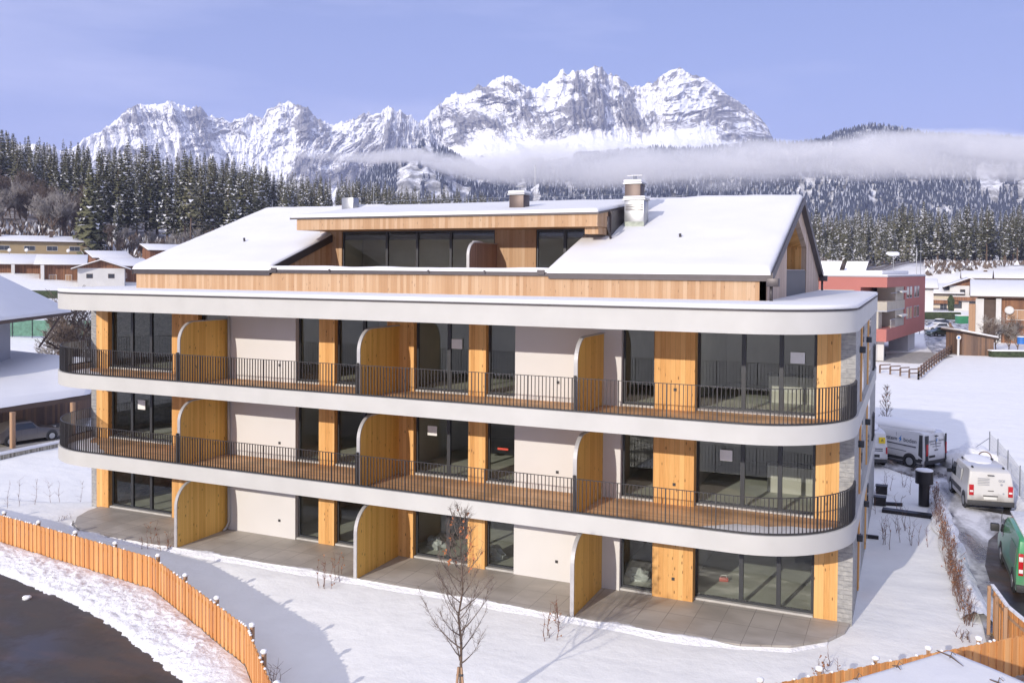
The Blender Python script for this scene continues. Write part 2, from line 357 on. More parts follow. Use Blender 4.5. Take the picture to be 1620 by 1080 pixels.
xs = np.concatenate([-np.cumsum(.28*1.047**np.arange(232))[::-1]-36, np.arange(-36, 30, .28), 30+np.cumsum(.28*1.047**np.arange(232))])
ys = np.concatenate([-np.cumsum(.35*1.06**np.arange(160))[::-1]-22, np.arange(-22, 32, .28), 32+np.cumsum(.28*1.043**np.arange(250))])
xs = xs[(xs > -9500) & (xs < 9500)]; ys = ys[(ys > -9500) & (ys < 11000)]
GX, GY = np.meshgrid(xs, ys, indexing='ij'); GZ = ground_z(GX, GY)
far = smooth(1400, 2600, np.hypot(GX-CAM.x, GY-CAM.y)); GZ = GZ*(1-far)
def ground_mat():
    m, n, b = newmat('snow_ground'); v = coords(n, kind='World')
    a = noise(n, v, 1.1, 6, .62); f = noise(n, v, 14, 4, .6); big = noise(n, coords(n, (.35, 1, 1), 'World'), .35, 4)
    base = ramp(n, a, [(.3, (.85, .845, .825)), (.7, (.91, .905, .88))])
    g = n.nodes.new('ShaderNodeNewGeometry'); vl = n.nodes.new('ShaderNodeVectorMath'); vl.operation = 'DISTANCE'; vl.inputs[1].default_value = (0, 0, 0); n.links.new(g.outputs['Position'], vl.inputs[0])
    fmask = ramp(n, math_(n, 'DIVIDE', vl.outputs['Value'], 1000), [(.25, (0, 0, 0)), (.32, (1, 1, 1))])
    forest = ramp(n, noise(n, v, .12, 8, .75), [(.40, (.07, .06, .055)), (.52, (.22, .19, .18)), (.66, (.75, .76, .8))])
    n.links.new(mixc(n, fmask, base, forest), b.inputs['Base Color']); b.inputs['Roughness'].default_value = .75; b.inputs['Specular IOR Level'].default_value = .25
    bump(n, b, math_(n, 'ADD', math_(n, 'ADD', a, math_(n, 'MULTIPLY', f, .12)), math_(n, 'MULTIPLY', big, 1.8)), .5, .1)
    return m
g = npmesh('ground', np.stack([GX.ravel(), GY.ravel(), GZ.ravel()], -1), gridq(len(xs), len(ys)), [ground_mat()]); tag(g, kind='structure')
def gz(x, y): return float(ground_z(np.array([x]), np.array([y]))[0])
# ================================================================== the apartment building
B = thing('apartment_building', 'three storey apartment building with curved white balconies, timber cladding and a snowy gabled attic', 'apartment building')
XL, XR, YF, YB, RC, RL_ = -18.0, 13.25, -3.16, 17.6, 3.0, 3.55
def outline(inset=0, r=RC, seg=14, yb=YB):
    pts = []; a, b_, c, d = XL+inset, XR-inset, YF+inset, yb-inset; r = max(.05, r-inset)
    rl = max(.05, r+.55)
    for cx, cy, t0, r in ((b_-r, c+r, -90, r), (b_-r, d-r, 0, r), (a+rl, d-rl, 90, rl), (a+rl, c+rl, 180, rl)):
        for k in range(seg+1):
            t = R_(t0+90*k/seg); pts.append((cx+r*math.cos(t), cy+r*math.sin(t)))
    return pts
def front_path(inset, y_end=.35, seg=16):
    r = RC-inset; rl = RL_-inset; a, b_, c = XL+inset, XR-inset, YF+inset; p = [(a, c+rl+.05)]
    p += [(a+rl+rl*math.cos(R_(180+90*k/seg)), c+rl+rl*math.sin(R_(180+90*k/seg))) for k in range(seg+1)]
    p += [(x, c) for x in np.linspace(a+rl, b_-r, 40)[1:-1]]
    p += [(b_-r+r*math.cos(R_(-90+90*k/seg)), c+r+r*math.sin(R_(-90+90*k/seg))) for k in range(seg+1)]
    return p+[(b_, y_end)]
def ring(mb, o1, o2, z0, z1, mi=0):
    n = len(o1); v = []; f = []
    for p, q in zip(o1, o2): v += [(*p, z0), (*p, z1), (*q, z1), (*q, z0)]
    for i in range(n):
        a = i*4; b = ((i+1) % n)*4; f += [(a, b, b+1, a+1), (a+1, b+1, b+2, a+2), (a+2, b+2, b+3, a+3), (a+3, b+3, b, a)]
    mb.add(v, f, mi)
for lv, (z0, z1) in enumerate(((2.72, 3.25), (5.72, 6.24))):
    mb = MB(); mb.prism(outline(.13), z0, z0+.24); ring(mb, outline(0), outline(.129), z0-.004, z1)
    mb.build('balcony_slab', FASCIA, B, smooth=1)
    p = MB(); p.prism([(XL+.6, .35), (XL+.5, -.2), (XL+1.0, -1.5), (XL+2.0, -2.4), (XL+3, -2.62), (XR-3, -2.62), (XR-1.8, -2.4), (XR-.9, -1.5), (XR-.5, -.3), (XR-.5, .35)], z0+.245, z0+.30)
    p.build('balcony_deck', DECK, B)
mb = MB(); mb.prism(outline(.13), 8.72, 9.3); ring(mb, outline(0), outline(.129), 8.716, 9.33); mb.build('roof_slab', FASCIA, B, smooth=1)
mb = MB(); ring(mb, outline(-.02), outline(.10), 9.331, 9.365); mb.build('roof_edge_flashing', FLASH, B, smooth=1)
mb = MB(); mb.prism(outline(-.01), 9.37, 9.52); mb.build('roof_slab_snow', ROOFSNOW, B, bev=.065, seg=3)
# snow lying on the outer edge of the decks
def deck_snow(zz, xa, xb, seed):
    xs_ = np.linspace(xa, xb, 60); t = np.linspace(0, 1, 10); X, T = np.meshgrid(xs_, t, indexing='ij')
    yout = np.where(X > XR-RC, YF+RC-np.sqrt(np.maximum(.0, (RC-.2)**2-(X-(XR-RC))**2)), np.where(X < XL+RL_, YF+RL_-np.sqrt(np.maximum(0, (RL_-.2)**2-((XL+RL_)-X)**2)), YF+.2))
    endf = np.clip(np.minimum(X-xa, xb-X)/1.2, 0, 1)
    wid = (.55+.45*fbm(X*1.3, X*0, 3, seed))*(.3+.7*endf)+1.0*smooth(XR-5.5, XR-2.5, X)+.9*smooth(XL+4.5, XL+2.0, X)
    Y = yout+.02+T*wid; Z = zz+.001+.05*np.sin(np.pi*np.clip(T*.95+.05, 0, 1))*(1+.4*fbm(X*4, Y*4, 3, seed))*(.2+endf)
    o = npmesh('deck_snow', np.stack([X.ravel(), Y.ravel(), Z.ravel()], -1), gridq(60, 10), [SNOW]); o.parent = B
for zz in (3.03, 6.03):
    deck_snow(zz, 8.2, XR-.6, int(zz)); deck_snow(zz, XL+.45, XL+4.5, int(zz)+9)
# railings
def railing(path, z0, z1, step=.118, posts=1.42):
    P = [Vector(p) for p in path]; cum = [0]
    for a, b in zip(P, P[1:]): cum.append(cum[-1]+(b-a).length)
    def pt(s):
        i = min(len(P)-2, max(0, int(np.searchsorted(cum, s))-1)); t = (s-cum[i])/(cum[i+1]-cum[i]); d = (P[i+1]-P[i]).normalized(); return P[i].lerp(P[i+1], t), d
    mb = MB(); n = int(cum[-1]/step)
    for k in range(n+1):
        p, d = pt(min(cum[-1], k*step)); nn = Vector((-d.y, d.x)); a, b = (.0065, .02)
        if k % 12 == 0: a, b = .013, .026
        c = [p-d*a-nn*b, p+d*a-nn*b, p+d*a+nn*b, p-d*a+nn*b]; mb.prism(c, z0+.02, z1-.012)
    mb.wall(path, z1-.012, z1+.004, .04); mb.wall(path, z0, z0+.045, .05)
    return mb.build('railing', RAILM, B)
railing(front_path(.07), 3.255, 4.27); railing(front_path(.07), 6.245, 7.24)
for z in (3.255, 6.245): railing([(XR-.05, 13.0), (XR-.05, 14.4), (XR-.25, 15.6), (XR-.9, 16.6), (XR-1.9, 17.3), (XR-3.5, 17.5)], z, z+1.0, .1)
# the terrace along the ground floor
mb = MB(); mb.prism([(-17.4, .4), (-17.3, -.4), (-16.9, -1.3), (-16.1, -2.1), (-15.2, -2.6), (-13.6, -2.72), (-5, -2.6), (2, -2.62), (8.5, -2.72), (10.4, -2.6), (11.7, -2.1), (12.6, -1.2), (13.0, -.4), (13.12, .4)], -.6, .02)
mb.build('terrace', PATIO, B)
px_ = np.linspace(-16.6, 12.6, 420); ye = np.interp(px_, [-17.3, -16.9, -16.1, -15.2, -13.6, -5, 2, 8.5, 10.4, 11.7, 12.6, 13], [-.4, -1.3, -2.1, -2.6, -2.72, -2.6, -2.62, -2.72, -2.6, -2.1, -1.2, -.4])
tq = np.linspace(-1, 1, 9)[None]; endk = np.clip(np.minimum(px_+16.6, 12.6-px_)/1.5, 0, 1)*(1-.75*smooth(9.3, 10.5, px_)); wq = (endk*(.08+.22*np.clip(fbm(px_*.9, px_*0, 4, 61)+.15, 0, 1)+.05*fbm(px_*5, px_*0, 3, 62)))[:, None]
BXX = px_[:, None]+0*tq; BYY = ye[:, None]-.06+np.where(tq > 0, tq*wq*1.5-.10, tq*.3-.04); BZZ = np.where(tq > 0, .005+.04*endk[:, None]*np.sqrt(1-np.clip(tq, 0, 1)**2)*(1+.5*fbm(BXX*4, BYY*4, 3, 63)), .035*endk[:, None]-.012-.14*(-tq)**1.3)
o = npmesh('terrace_edge_snow', np.stack([BXX.ravel(), BYY.ravel(), BZZ.ravel()], -1), gridq(420, 9), [SNOWROUGH]); o.parent = B
mb = MB(); mb.box(-17.0, 12.9, .4, 8, -.5, .03); mb.build('ground_floor_screed', INTF, B)
# side, back and inner walls
for z0, z1 in ((-.4, 2.72), (2.96, 5.72), (5.96, 8.72)):
    mb = MB(); mb.box(13.0, 13.14, .32, 17.0, z0, z1); mb.box(-17.9, -17.4, .72, 17.0, z0, z1); mb.box(-17.4, 13.0, 16.8, 17.0, z0, z1); mb.build('stone_side_wall', STONE, B)
    f0 = max(.03, z0)
    mb = MB(); mb.box(-17.38, 12.98, 7.5, 7.6, f0, z1)
    for x in (-10.16, -7.9, -2.28, 5.43, 8.0): mb.box(x-.06, x+.06, 1.0, 7.49, f0, z1)
    mb.box(-12.2, -11.9, .9, 7.49, f0, z1-.01); mb.build('inner_wall', INTW, B)
    if z0 > 0:
        mb = MB(); mb.box(-17.3, 12.9, .42, 7.48, z0+.005, z0+.09); mb.build('room_floor', INTF, B)
# timber reveals and small windows on the shaded side wall, wall lamps
for zb in (.1, 3.1, 6.1):
    for y0, y1 in ((3.4, 4.9), (8.2, 10.4)):
        mb = MB(); mb.box(13.141, 13.19, y0-.35, y0, zb, zb+2.6); mb.build('window_reveal', FACADE_W, B)
        mb = MB(); mb.box(13.141, 13.16, y0+.002, y1, zb, zb+2.6); o = mb.build('window', FRAME, B)
        mb = MB(); mb.box(13.161, 13.166, y0+.07, y1-.07, zb+.07, zb+2.53); mb.build('pane', DGLASS, o)
    for y in (2.6, 7.2):
        mb = MB(); mb.box(13.141, 13.32, y-.09, y+.09, zb+1.75, zb+1.95); mb.build('wall_lamp', FRAME, B, bev=.01)
# facade bays
Y0, Y1 = 0.0, .3
def xp(px, Y): return at(px, 560, Y=Y).x
def window(x0, x1, z0, z1, y, mull=(), fw_=.07, mw=.13, name='window', yb=None):
    mb = MB(); d = .09
    mb.box(x0, x1, y, y+d, z0, z0+fw_); mb.box(x0, x1, y, y+d, z1-fw_, z1); mb.box(x0, x0+fw_, y, y+d, z0+fw_, z1-fw_); mb.box(x1-fw_, x1, y, y+d, z0+fw_, z1-fw_)
    ed = [x0+fw_]
    for m in mull:
        mb.box(m-mw/2, m+mw/2, y-.012, y+d, z0+fw_+.001, z1-fw_-.001); ed += [m-mw/2, m+mw/2]
    ed.append(x1-fw_); o = mb.build(name, FRAME, B, bev=0)
    for a, b in zip(ed[::2], ed[1::2]):
        p = MB(); p.box(a+.001, b-.001, y+.035, y+.045, z0+fw_+.001, z1-fw_-.001); p.build('pane', GLASS, o)
    return o
bays = [('stone', -17.9, xp(152.5, Y1), Y1), ('wood', xp(152.5, Y1), xp(171, Y1), Y1), ('win', xp(171, Y1), xp(272, Y1+.1), Y1, [xp(209, Y1+.2), xp(239, Y1+.2)]),
        ('wood', xp(272, Y1), -11.9, Y1), ('win', -11.9, -10.22, Y1, []), ('wall', -10.1, -6.81, Y0), ('win', -6.81, -5.73, Y0, []), ('wood', -5.73, -5.03, Y0),
        ('win', -5.03, -2.75, Y0, [-3.85]), ('wood', -2.75, -1.63, Y0), ('win', -1.63, .57, Y0, [-.31]), ('wood', .57, 1.23, Y0), ('win', 1.23, 2.33, Y0, []),
        ('wall', 2.33, 6.08, Y0), ('win', 6.08, 7.17, Y0, []), ('wood', 7.17, 8.47, Y0), ('win', 8.47, xp(1292, Y1+.05), Y1-.1, [xp(1177, Y1+.1), xp(1236.5, Y1+.1)]), ('wood', xp(1293, Y1), xp(1330.5, Y1), Y1), ('stone', xp(1330.5, Y1), 13.15, Y1)]
for st in range(3):
    zb = (.0, 3.0, 6.0)[st]; zt = (2.72, 5.72, 8.72)[st]
    for k, by in enumerate(bays):
        kind, x0, x1, y = by[:4]
        if kind == 'wood': MB().box(x0, x1, y-.004, y+.36, zb-.02 if st == 0 else zb, zt).build('timber_column' if x1-x0 < .9 else 'timber_wall', FACADE_W, B)
        elif kind == 'stone':
            MB().box(x0, x1, y, y+.4, -.3 if st == 0 else zb-.03, zt).build('stone_corner', STONE, B)
        elif kind == 'wall': MB().box(x0, x1, y, y+.36, zb, zt).build('plaster_wall', PLASTER, B)
        else:
            o = window(x0, x1, zb+.09, zt-.003, y+.2, by[4]); MB().box(x0, x1, y+.06, y+.32, zb+.02, zb+.085).build('window_sill', plain('sill', (.5, .49, .47), .7) if 'sill' not in MATS else MATS['sill'], o)
    # sockets on the plaster walls
    for x, y, h in ((-7.55, Y0, .62), (3.9, Y0, .62), (7.85, Y0, .62)):
        MB().box(x-.045, x+.045, y-.03, y-.005, zb+h, zb+h+.09).build('wall_socket', RAILM, B)
    # downpipe beside the first screen
    pth = [(-9.98, -.08, zt), (-9.98, -.08, zb+.35), (-10.02, -.16, zb+.12), (-10.05, -.3, zb+.03)] if st == 0 else [(-9.98, -.08, zt), (-9.98, -.08, zb)]
    MB().tube(pth, .045, 8).build('downpipe', FASCIA, B, smooth=True)
# privacy screens
def screen(x, zb, zt, yf, parent=B, wm=SCREEN_W, ys=0.0, z_top=2.5, rad=.75, t=.11):
    H = zb+z_top; pts = [(ys, zb)]
    pts += [(yf, zb), (yf, H-rad)] + [(yf+rad-rad*math.cos(R_(90*k/12)), H-rad+rad*math.sin(R_(90*k/12))) for k in range(1, 13)] + [(ys, H)]
    o = MB().extr([(x-t+.012, p[0]+.0, p[1]) for p in pts], (t-.02, 0, 0)).build('privacy_screen', wm, parent)
    edge = [(yf-.0, zb)] + pts[2:-1] + [(ys, H)]
    mb = MB(); n = len(edge); v = []; f = []
    for i, (y, z) in enumerate(edge):
        a = edge[max(0, i-1)]; b = edge[min(n-1, i+1)]; d = Vector((b[0]-a[0], b[1]-a[1])).normalized(); nn = Vector((-d.y, d.x))*.012
        for xx, s in ((x-t, 1), (x+.012, 1), (x+.012, -2.2), (x-t, -2.2)): v.append((xx, y+nn.x*s, z+nn.y*s))
    for i in range(n-1):
        for j in range(4): f.append((i*4+j, i*4+(j+1) % 4, i*4+4+(j+1) % 4, i*4+4+j))
    f += [(0, 1, 2, 3), tuple(range(n*4-4, n*4))]
    mb.add(v, f); mb.build('edge_strip', ALU, o); return o
for x, ysx in ((-10.1, 0.3), (-2.22, 0), (5.49, 0)):
    screen(x, .02, 2.7, -2.72, ys=ysx, z_top=2.35, rad=.85)
    screen(x, 3.03, 5.72, -2.56, ys=ysx, z_top=2.36, rad=.75); screen(x, 6.03, 8.72, -2.56, ys=ysx, z_top=2.34, rad=.75)
    for z in (3.26, 6.25): MB().box(x-.075, x-.015, -2.68, -2.6, z-.2, z+1.0).build('screen_post', RAILM, B)
# things seen in the rooms and on the panes
def notice(px, py, w_, h_, y):
    p = at(px, py, Y=y); MB().box(p.x-w_/2, p.x+w_/2, y-.006, y, p.z-h_/2, p.z+h_/2).build('paper_notice', PAPER, B)
notice(723, 544, .42, .34, .19); notice(684, 681, .38, .34, .19); notice(1262, 566, .42, .34, .33); notice(1149, 720, .38, .34, .33); notice(224, 640, .42, .4, .48)
o = MB(); p = at(796, 710, Y=.18); o.box(p.x-.2, p.x+.2, p.y-.03, p.y, p.z-.03, p.z+.04).build('tape_strip', RED, B)
def heap(name, px, py, Y, Z, r, label, cat, m, seed, sq=.35):
    p = at(px, py, Y=Y); o = MB().blob((0, 0, 0), (r, r*.8, r*sq*2), seed, 0, 12, 7, .35).build(name, m, None); o.location = (p.x, p.y, Z+r*sq*.8); tag(o, label, cat); return o
heap('plastic_heap', 1010, 912, 1.3, .03, .38, 'crumpled white plastic behind the ground floor window right of the third screen', 'plastic sheet', PLASTIC, 3)
heap('plastic_heap', 690, 880, 1.4, .03, .4, 'pale crumpled sheeting on the ground floor behind the glass door beside the second screen', 'plastic sheet', PLASTIC, 4)
heap('plastic_heap', 783, 895, 1.2, .03, .42, 'pale crumpled sheeting on the ground floor behind the window left of the white wall', 'plastic sheet', PLASTIC, 5)
t = thing('toolbox', 'small red toolbox on the ground floor screed behind the large corner window', 'toolbox', (*at(1145, 918, Z=.04)[:2], .03), .2)
MB().box(-.15, .15, -.09, .09, 0, .13).build('case', RED, t, bev=.02); MB().tube([(-.10, 0, .13), (-.08, 0, .19), (.08, 0, .19), (.10, 0, .13)], .012, 6).build('handle', PAPER, t)
for z, nm in ((6.05, 'top'), (3.05, 'middle')):
    t = thing('kitchen_counter', 'pale kitchen counter under construction behind the %s floor corner window' % nm, 'kitchen counter', (11.2, 3.2, z))
    MB().box(-.9, 1.0, -.3, .3, 0, .88).build('cabinet', INTW, t); MB().box(-.95, 1.05, -.33, .33, .881, .92).build('worktop', plain('dark_worktop', (.08, .08, .08), .4) if z > 6 else MATS['dark_worktop'], t)
# ------------------------------------------------------------------ attic
AX0, AX1, AY1 = -14.95, 10.6, 16.7; TXL, TXR = -8.0, 3.55; RID = 8.35
def rz(y): return 10.32+.345*(y+.05) if y <= RID else 10.32+.345*(RID*2-y+.05)
MB().box(AX0, AX1, 0, .25, 9.35, 10.2).build('attic_wall', ATTIC_W, B)
MB().box(AX0, AX1, AY1-.25, AY1, 9.35, 10.2).build('attic_wall', ATTIC_W, B)
o = MB().box(AX0-.06, AX1+.12, -.09, .2, 10.201, 10.33).build('gutter', FLASH, B)
MB().box(AX0-.06, AX1+.12, AY1-.2, AY1+.09, 10.201, 10.33).build('gutter', FLASH, B)
for x in (-7.75, 3.3): MB().box(x-.14, x+.12, -.13, -.088, 10.24, 10.4).build('gutter_bracket', FLASH, o)
for x in (-5.2, -1, 1.2): MB().box(x-.03, x+.03, -.13, -.088, 10.26, 10.37).build('gutter_bracket', FLASH, o)
# roof bodies
def slope(x0, x1, y0, y1, name='roof', mat=FLASH, th=.2, lift=0):
    MB().extr([(x0, y0, rz(y0)-th), (x0, y0, rz(y0)+lift), (x0, y1, rz(y1)+lift), (x0, y1, rz(y1)-th)], (x1-x0, 0, 0)).build(name, mat, B)
slope(AX0-.1, TXL, -.08, RID); slope(TXR, AX1+.16, -.08, RID); slope(TXL+.001, TXR-.001, 4.2, RID)
MB().extr([(AX0-.1, RID+.001, rz(RID)-.2), (AX0-.1, RID+.001, rz(RID)), (AX0-.1, AY1+.08, rz(AY1+.08)), (AX0-.1, AY1+.08, rz(AY1+.08)-.2)], (AX1-AX0+.26, 0, 0)).build('roof', FLASH, B)
def snow_sheet(name, x0, x1, y0, y1, zf, parent=B, th=.15, res=.22, mat=ROOFSNOW, seed=1, edge=(1, 1, 1, 1), er=.16, mod=None):
    nx = max(4, int((x1-x0)/res)); ny = max(4, int((y1-y0)/res))
    def ax(a, b, n):
        t = np.linspace(0, 1, n+1); return a+(b-a)*t
    X = np.concatenate([[x0, x0+.02, x0+.06], ax(x0+.12, x1-.12, nx), [x1-.06, x1-.02, x1]]); Y = np.concatenate([[y0, y0+.02, y0+.06], ax(y0+.12, y1-.12, ny), [y1-.06, y1-.02, y1]])
    GXX, GYY = np.meshgrid(X, Y, indexing='ij')
    def fall(d, on): return np.sqrt(np.clip(1-(1-np.clip(d/er, 0, 1))**2, 0, 1)) if on else 1
    k = fall(GXX-x0, edge[0])*fall(x1-GXX, edge[1])*fall(GYY-y0, edge[2])*fall(y1-GYY, edge[3])
    Z = np.vectorize(zf)(GXX, GYY)+k*th*(1+.22*fbm(GXX*.7, GYY*.7, 3, seed))+.002
    if mod is not None: Z = mod(GXX, GYY, Z)
    o = npmesh(name, np.stack([GXX.ravel(), GYY.ravel(), Z.ravel()], -1), gridq(len(X), len(Y)), [mat]); o.parent = parent; return o
zf = lambda x, y: rz(y)
snow_sheet('roof_snow', AX0-.12, TXL+.02, -.12, RID+.25, zf, th=.2, seed=2, edge=(1, 1, 1, 0))
snow_sheet('roof_snow', TXR-.05, AX1+.14, -.12, RID+.25, zf, th=.2, seed=3, edge=(1, 1, 1, 0))
snow_sheet('roof_snow', AX0-.12, AX1+.14, RID+.2, AY1+.1, zf, th=.18, seed=4, edge=(1, 1, 0, 1), res=.5)
# parapet of the roof terrace with its snow
MB().box(TXL+.01, TXR-.01, .251, .3, 9.53, 10.2).build('parapet', FLASH, B)
snow_sheet('parapet_snow', TXL-.1, TXR+.1, -.1, .45, lambda x, y: 10.33, th=.14, seed=5, er=.12)
MB().box(TXL+.01, TXR-.01, .31, 4.1, 9.53, 9.6).build('roof_terrace_floor', DECK, B)
# cheeks of the terrace cut
MB().extr([(TXL-.12, .3, 9.53), (TXL-.12, .3, rz(.3)-.21), (TXL-.12, 4.0, rz(4.0)-.21), (TXL-.12, 4.0, 9.53)], (.11, 0, 0)).build('terrace_cheek', ATTIC_W, B)
MB().extr([(TXL-.14, .0, rz(0)-.2), (TXL-.14, 0, rz(0)+.1), (TXL-.14, 4.0, rz(4)+.1), (TXL-.14, 4.0, rz(4)-.2)], (.2, 0, 0)).build('cheek_flashing', FLASH, B)
MB().extr([(TXR+.01, .3, 9.53), (TXR+.01, .3, rz(.3)-.21), (TXR+.01, 4.0, rz(4.0)-.21), (TXR+.01, 4.0, 9.53)], (.11, 0, 0)).build('terrace_cheek', FLASH, B)
# dormer
DX0, DX1, DY = -8.3, 4.55, 2.0
def dz(y): return 12.36+.128*(y-DY)
dm = MB(); dm.extr([(DX0, DY, 11.93), (DX0, DY, dz(DY)), (DX0, 8.0, dz(8.0)), (DX0, 8.0, 12.3), (DX0, 4.2, 11.95)], (DX1-DX0, 0, 0)); dm.build('dormer_roof', ATTIC_W, B)
MB().extr([(DX0-.3, DY-.06, dz(DY)+.001), (DX0-.3, DY-.06, dz(DY)+.07), (DX0-.3, 8.1, dz(8.1)+.07), (DX0-.3, 8.1, dz(8.1)+.001)], (DX1-DX0+.36, 0, 0)).build('dormer_roof_edge', FLASH, B)
snow_sheet('dormer_snow', DX0-.28, DX1+.02, DY-.02, 8.3, lambda x, y: dz(y)+.07, th=.13, seed=7, edge=(1, 1, 1, 0), er=.14)
MB().extr([(DX1+.002, 3.2, 11.4), (DX1+.002, 3.2, dz(3.2)+.02), (DX1+.002, 8.0, dz(8)+.02), (DX1+.002, 8.0, 12.2)], (.12, 0, 0)).build('dormer_side', FLASH, B)
MB().box(4.0, 4.5, 2.25, 4.2, 11.68, 11.925).build('dormer_soffit_box', ATTIC_W, B)
MB().box(3.7, 4.0, 3.3, 4.2, 11.3, 11.9).build('dormer_corner', FLASH, B)
MB().tube([(DX1+.2, 2.6, 12.3), (DX1+.2, 2.6, 11.9), (DX1+.2, 2.9, 11.55)], .05, 8).build('dormer_downpipe', FLASH, B, smooth=True)
zt = 11.945
def xq(px): return at(px, 395, Y=4).x
for x0, x1, k in ((-8.6, xq(541), 'wood'), (xq(541), xq(838), 'w1'), (xq(783), xq(848), 'wood2'), (xq(848), 3.98, 'w2')):
    if k.startswith('wood'): MB().box(x0, x1, 3.99, 4.2, 9.6 if k == 'wood2' else 10.3, zt).build('dormer_wall', ATTIC_W, B)
    elif k == 'w1':
        window(x0, xq(783), 9.62, zt, 4.05, [xq(611), xq(659), xq(712)], mw=.1)
    else: window(x0, x1, 9.62, zt, 4.05, [xq(893)], mw=.12)
MB().box(-8.4, 4.2, 7.0, 7.1, 9.6, 12.4).build('attic_inner_wall', INTW, B); MB().box(-8.4, 4.2, 4.3, 7.0, 9.55, 9.62).build('attic_floor', INTF, B)
MB().box(-8.55, -8.45, 4.2, 7.1, 9.6, 12.3).build('attic_inner_wall', INTW, B)
screen(xq(783)+.1, 9.62, 11.3, 1.55, wm=DARKSCREEN, ys=3.985, z_top=1.78, rad=.5, t=.1)
MB().blob((0, 0, 0), (.05, .45, .04), 3).build('screen_snow', ROOFSNOW, B, smooth=True, loc=(xq(783)+.05, 2.35, 11.42))
# gable end facing right
def gp(px, py, X=AX1): p = at(px, py, X=X); return (p.y, p.z)
A_, L1, L0, R1, R0 = gp(1262.4, 345.5), gp(1245.2, 382.6), gp(1244.8, 474.3), gp(1275.9, 390.9), gp(1275.4, 467.4)
L0 = (L1[0], 9.45); R0 = (R1[0], 9.45)
def gable(pts, mat, name, x=AX1-.2, t=.2): return MB().extr([(x, p[0], p[1]) for p in pts], (t, 0, 0)).build(name, mat, B)
e = .2
gable([(0.0, 9.35), (0.0, rz(0)-e), (RID, rz(RID)-e), A_, L1, (L0[0], 9.35)], GABLE_W, 'gable_wall'); gable([(RID+.0005, rz(RID)-e), (AY1, rz(AY1)-e), (AY1, 9.35), (R0[0], 9.35), R1, (A_[0]+.0005, A_[1])], GABLE_W, 'gable_wall')
mb = MB(); ro = [L0, L1, A_, R1, R0]
for p, q in zip(ro, ro[1:]):
    mb.add([(AX1-.2, *p), (AX1-.2, *q), (AX1-1.5, *q), (AX1-1.5, *p)], [(0, 1, 2, 3)])
mb.build('gable_reveal', FACADE_W, B)
gw = gable([(L0[0]-.01, 9.4), L1, A_, R1, (R0[0]+.01, 9.4)], FRAME, 'gable_window', AX1-1.5, .06)
ins = lambda p, c, k=.88: (c[0]+(p[0]-c[0])*k, c[1]+(p[1]-c[1])*k)
cc = ((L1[0]+R1[0])/2, 11.3)
o = MB().extr([(AX1-1.43, *ins(p, cc)) for p in (L0, L1, A_, R1, R0)], (.02, 0, 0)).build('pane', DGLASS, gw)
MB().box(AX1-1.40, AX1-1.36, cc[0]-.6, cc[0]-.5, 9.5, 12.2).build('mullion', ALU, gw)
MB().box(AX1-.12, AX1-.02, L0[0]+.01, R0[0]-.01, 9.5, gp(1260, 428)[1]).build('gable_balustrade', plain('balustrade_panel', (.05, .052, .06), .5), B)
MB().tube([(AX1-.07, L0[0]+.02, gp(1260, 428)[1]+.02), (AX1-.07, R0[0]-.02, gp(1260, 428)[1]+.02)], .02, 6).build('handrail', ALU, B)
for y0, y1 in ((-.1, RID), (RID, AY1+.1)):
    MB().extr([(AX1+.165, y0, rz(y0)-.22), (AX1+.165, y0, rz(y0)+.06), (AX1+.165, y1, rz(y1)+.06), (AX1+.165, y1, rz(y1)-.22)], (.04, 0, 0)).build('verge_trim', FLASH, B)
    MB().extr([(AX0-.145, y0, rz(y0)-.22), (AX0-.145, y0, rz(y0)+.06), (AX0-.145, y1, rz(y1)+.06), (AX0-.145, y1, rz(y1)-.22)], (.04, 0, 0)).build('verge_trim', FLASH, B)
MB().extr([(AX0, 0.26, 9.35), (AX0, 0.26, rz(0.26)-.2), (AX0, RID, rz(RID)-.2), (AX0, AY1-.26, rz(AY1-.26)-.2), (AX0, AY1-.26, 9.35)], (.2, 0, 0)).build('gable_wall', GABLE_W, B)
for y, s in ((-.02, -1), (AY1+.02, 1)):
    dp = MB().box(AX1+.02, AX1+.38, y-.15, y+.15, 9.95, 10.2).build('rainwater_head', FLASH, B, bev=.01)
    MB().tube([(AX1+.15, y, 9.95), (AX1+.15, y, 9.5)], .05, 8).build('downpipe', FLASH, dp, smooth=True)
# chimneys and vents
def chim(name, x, y, z0, z1, w_, d_, mat, cap=True, label=None, snow=.12):
    o = MB().box(-w_/2, w_/2, -d_/2, d_/2, z0, z1).build(name, mat, B, loc=(x, y, 0), bev=.008)
    if cap: MB().box(-w_/2-.06, w_/2+.06, -d_/2-.06, d_/2+.06, z1+.001, z1+.05).build('cap', ZINC, o)
    if snow: MB().box(-w_/2-.05, w_/2+.05, -d_/2-.05, d_/2+.05, z1+.051, z1+.05+snow).build('cap_snow', ROOFSNOW, o, bev=.04, seg=3)
    return o
BROWNM = metal('brown_sheet_metal', (.10, .075, .07), .45, .5)
c1 = chim('vent_shaft', -9.5, 7.6, 12.8, 13.68, .62, .5, ZINC, False, snow=0)
c2 = chim('chimney', .62, 4.2, 12.4, 13.28, .6, .6, BROWNM, True); MB().tube([(0, 0, 13.4), (0, 0, 13.62)], .035, 6).build('flue', ZINC, c2); MB().box(-.16, .16, -.02, .02, 13.62, 13.64).build('flue_hat', ZINC, c2)
c3 = chim('ventilation_cowl', 5.2, 4.6, 11.7, 13.0, .74, .62, ZINC, True, snow=.1)
for k in range(4): MB().box(-.33, .33, -.335, -.315, 12.62+k*.06, 12.65+k*.06).build('louvre', FLASH, c3)
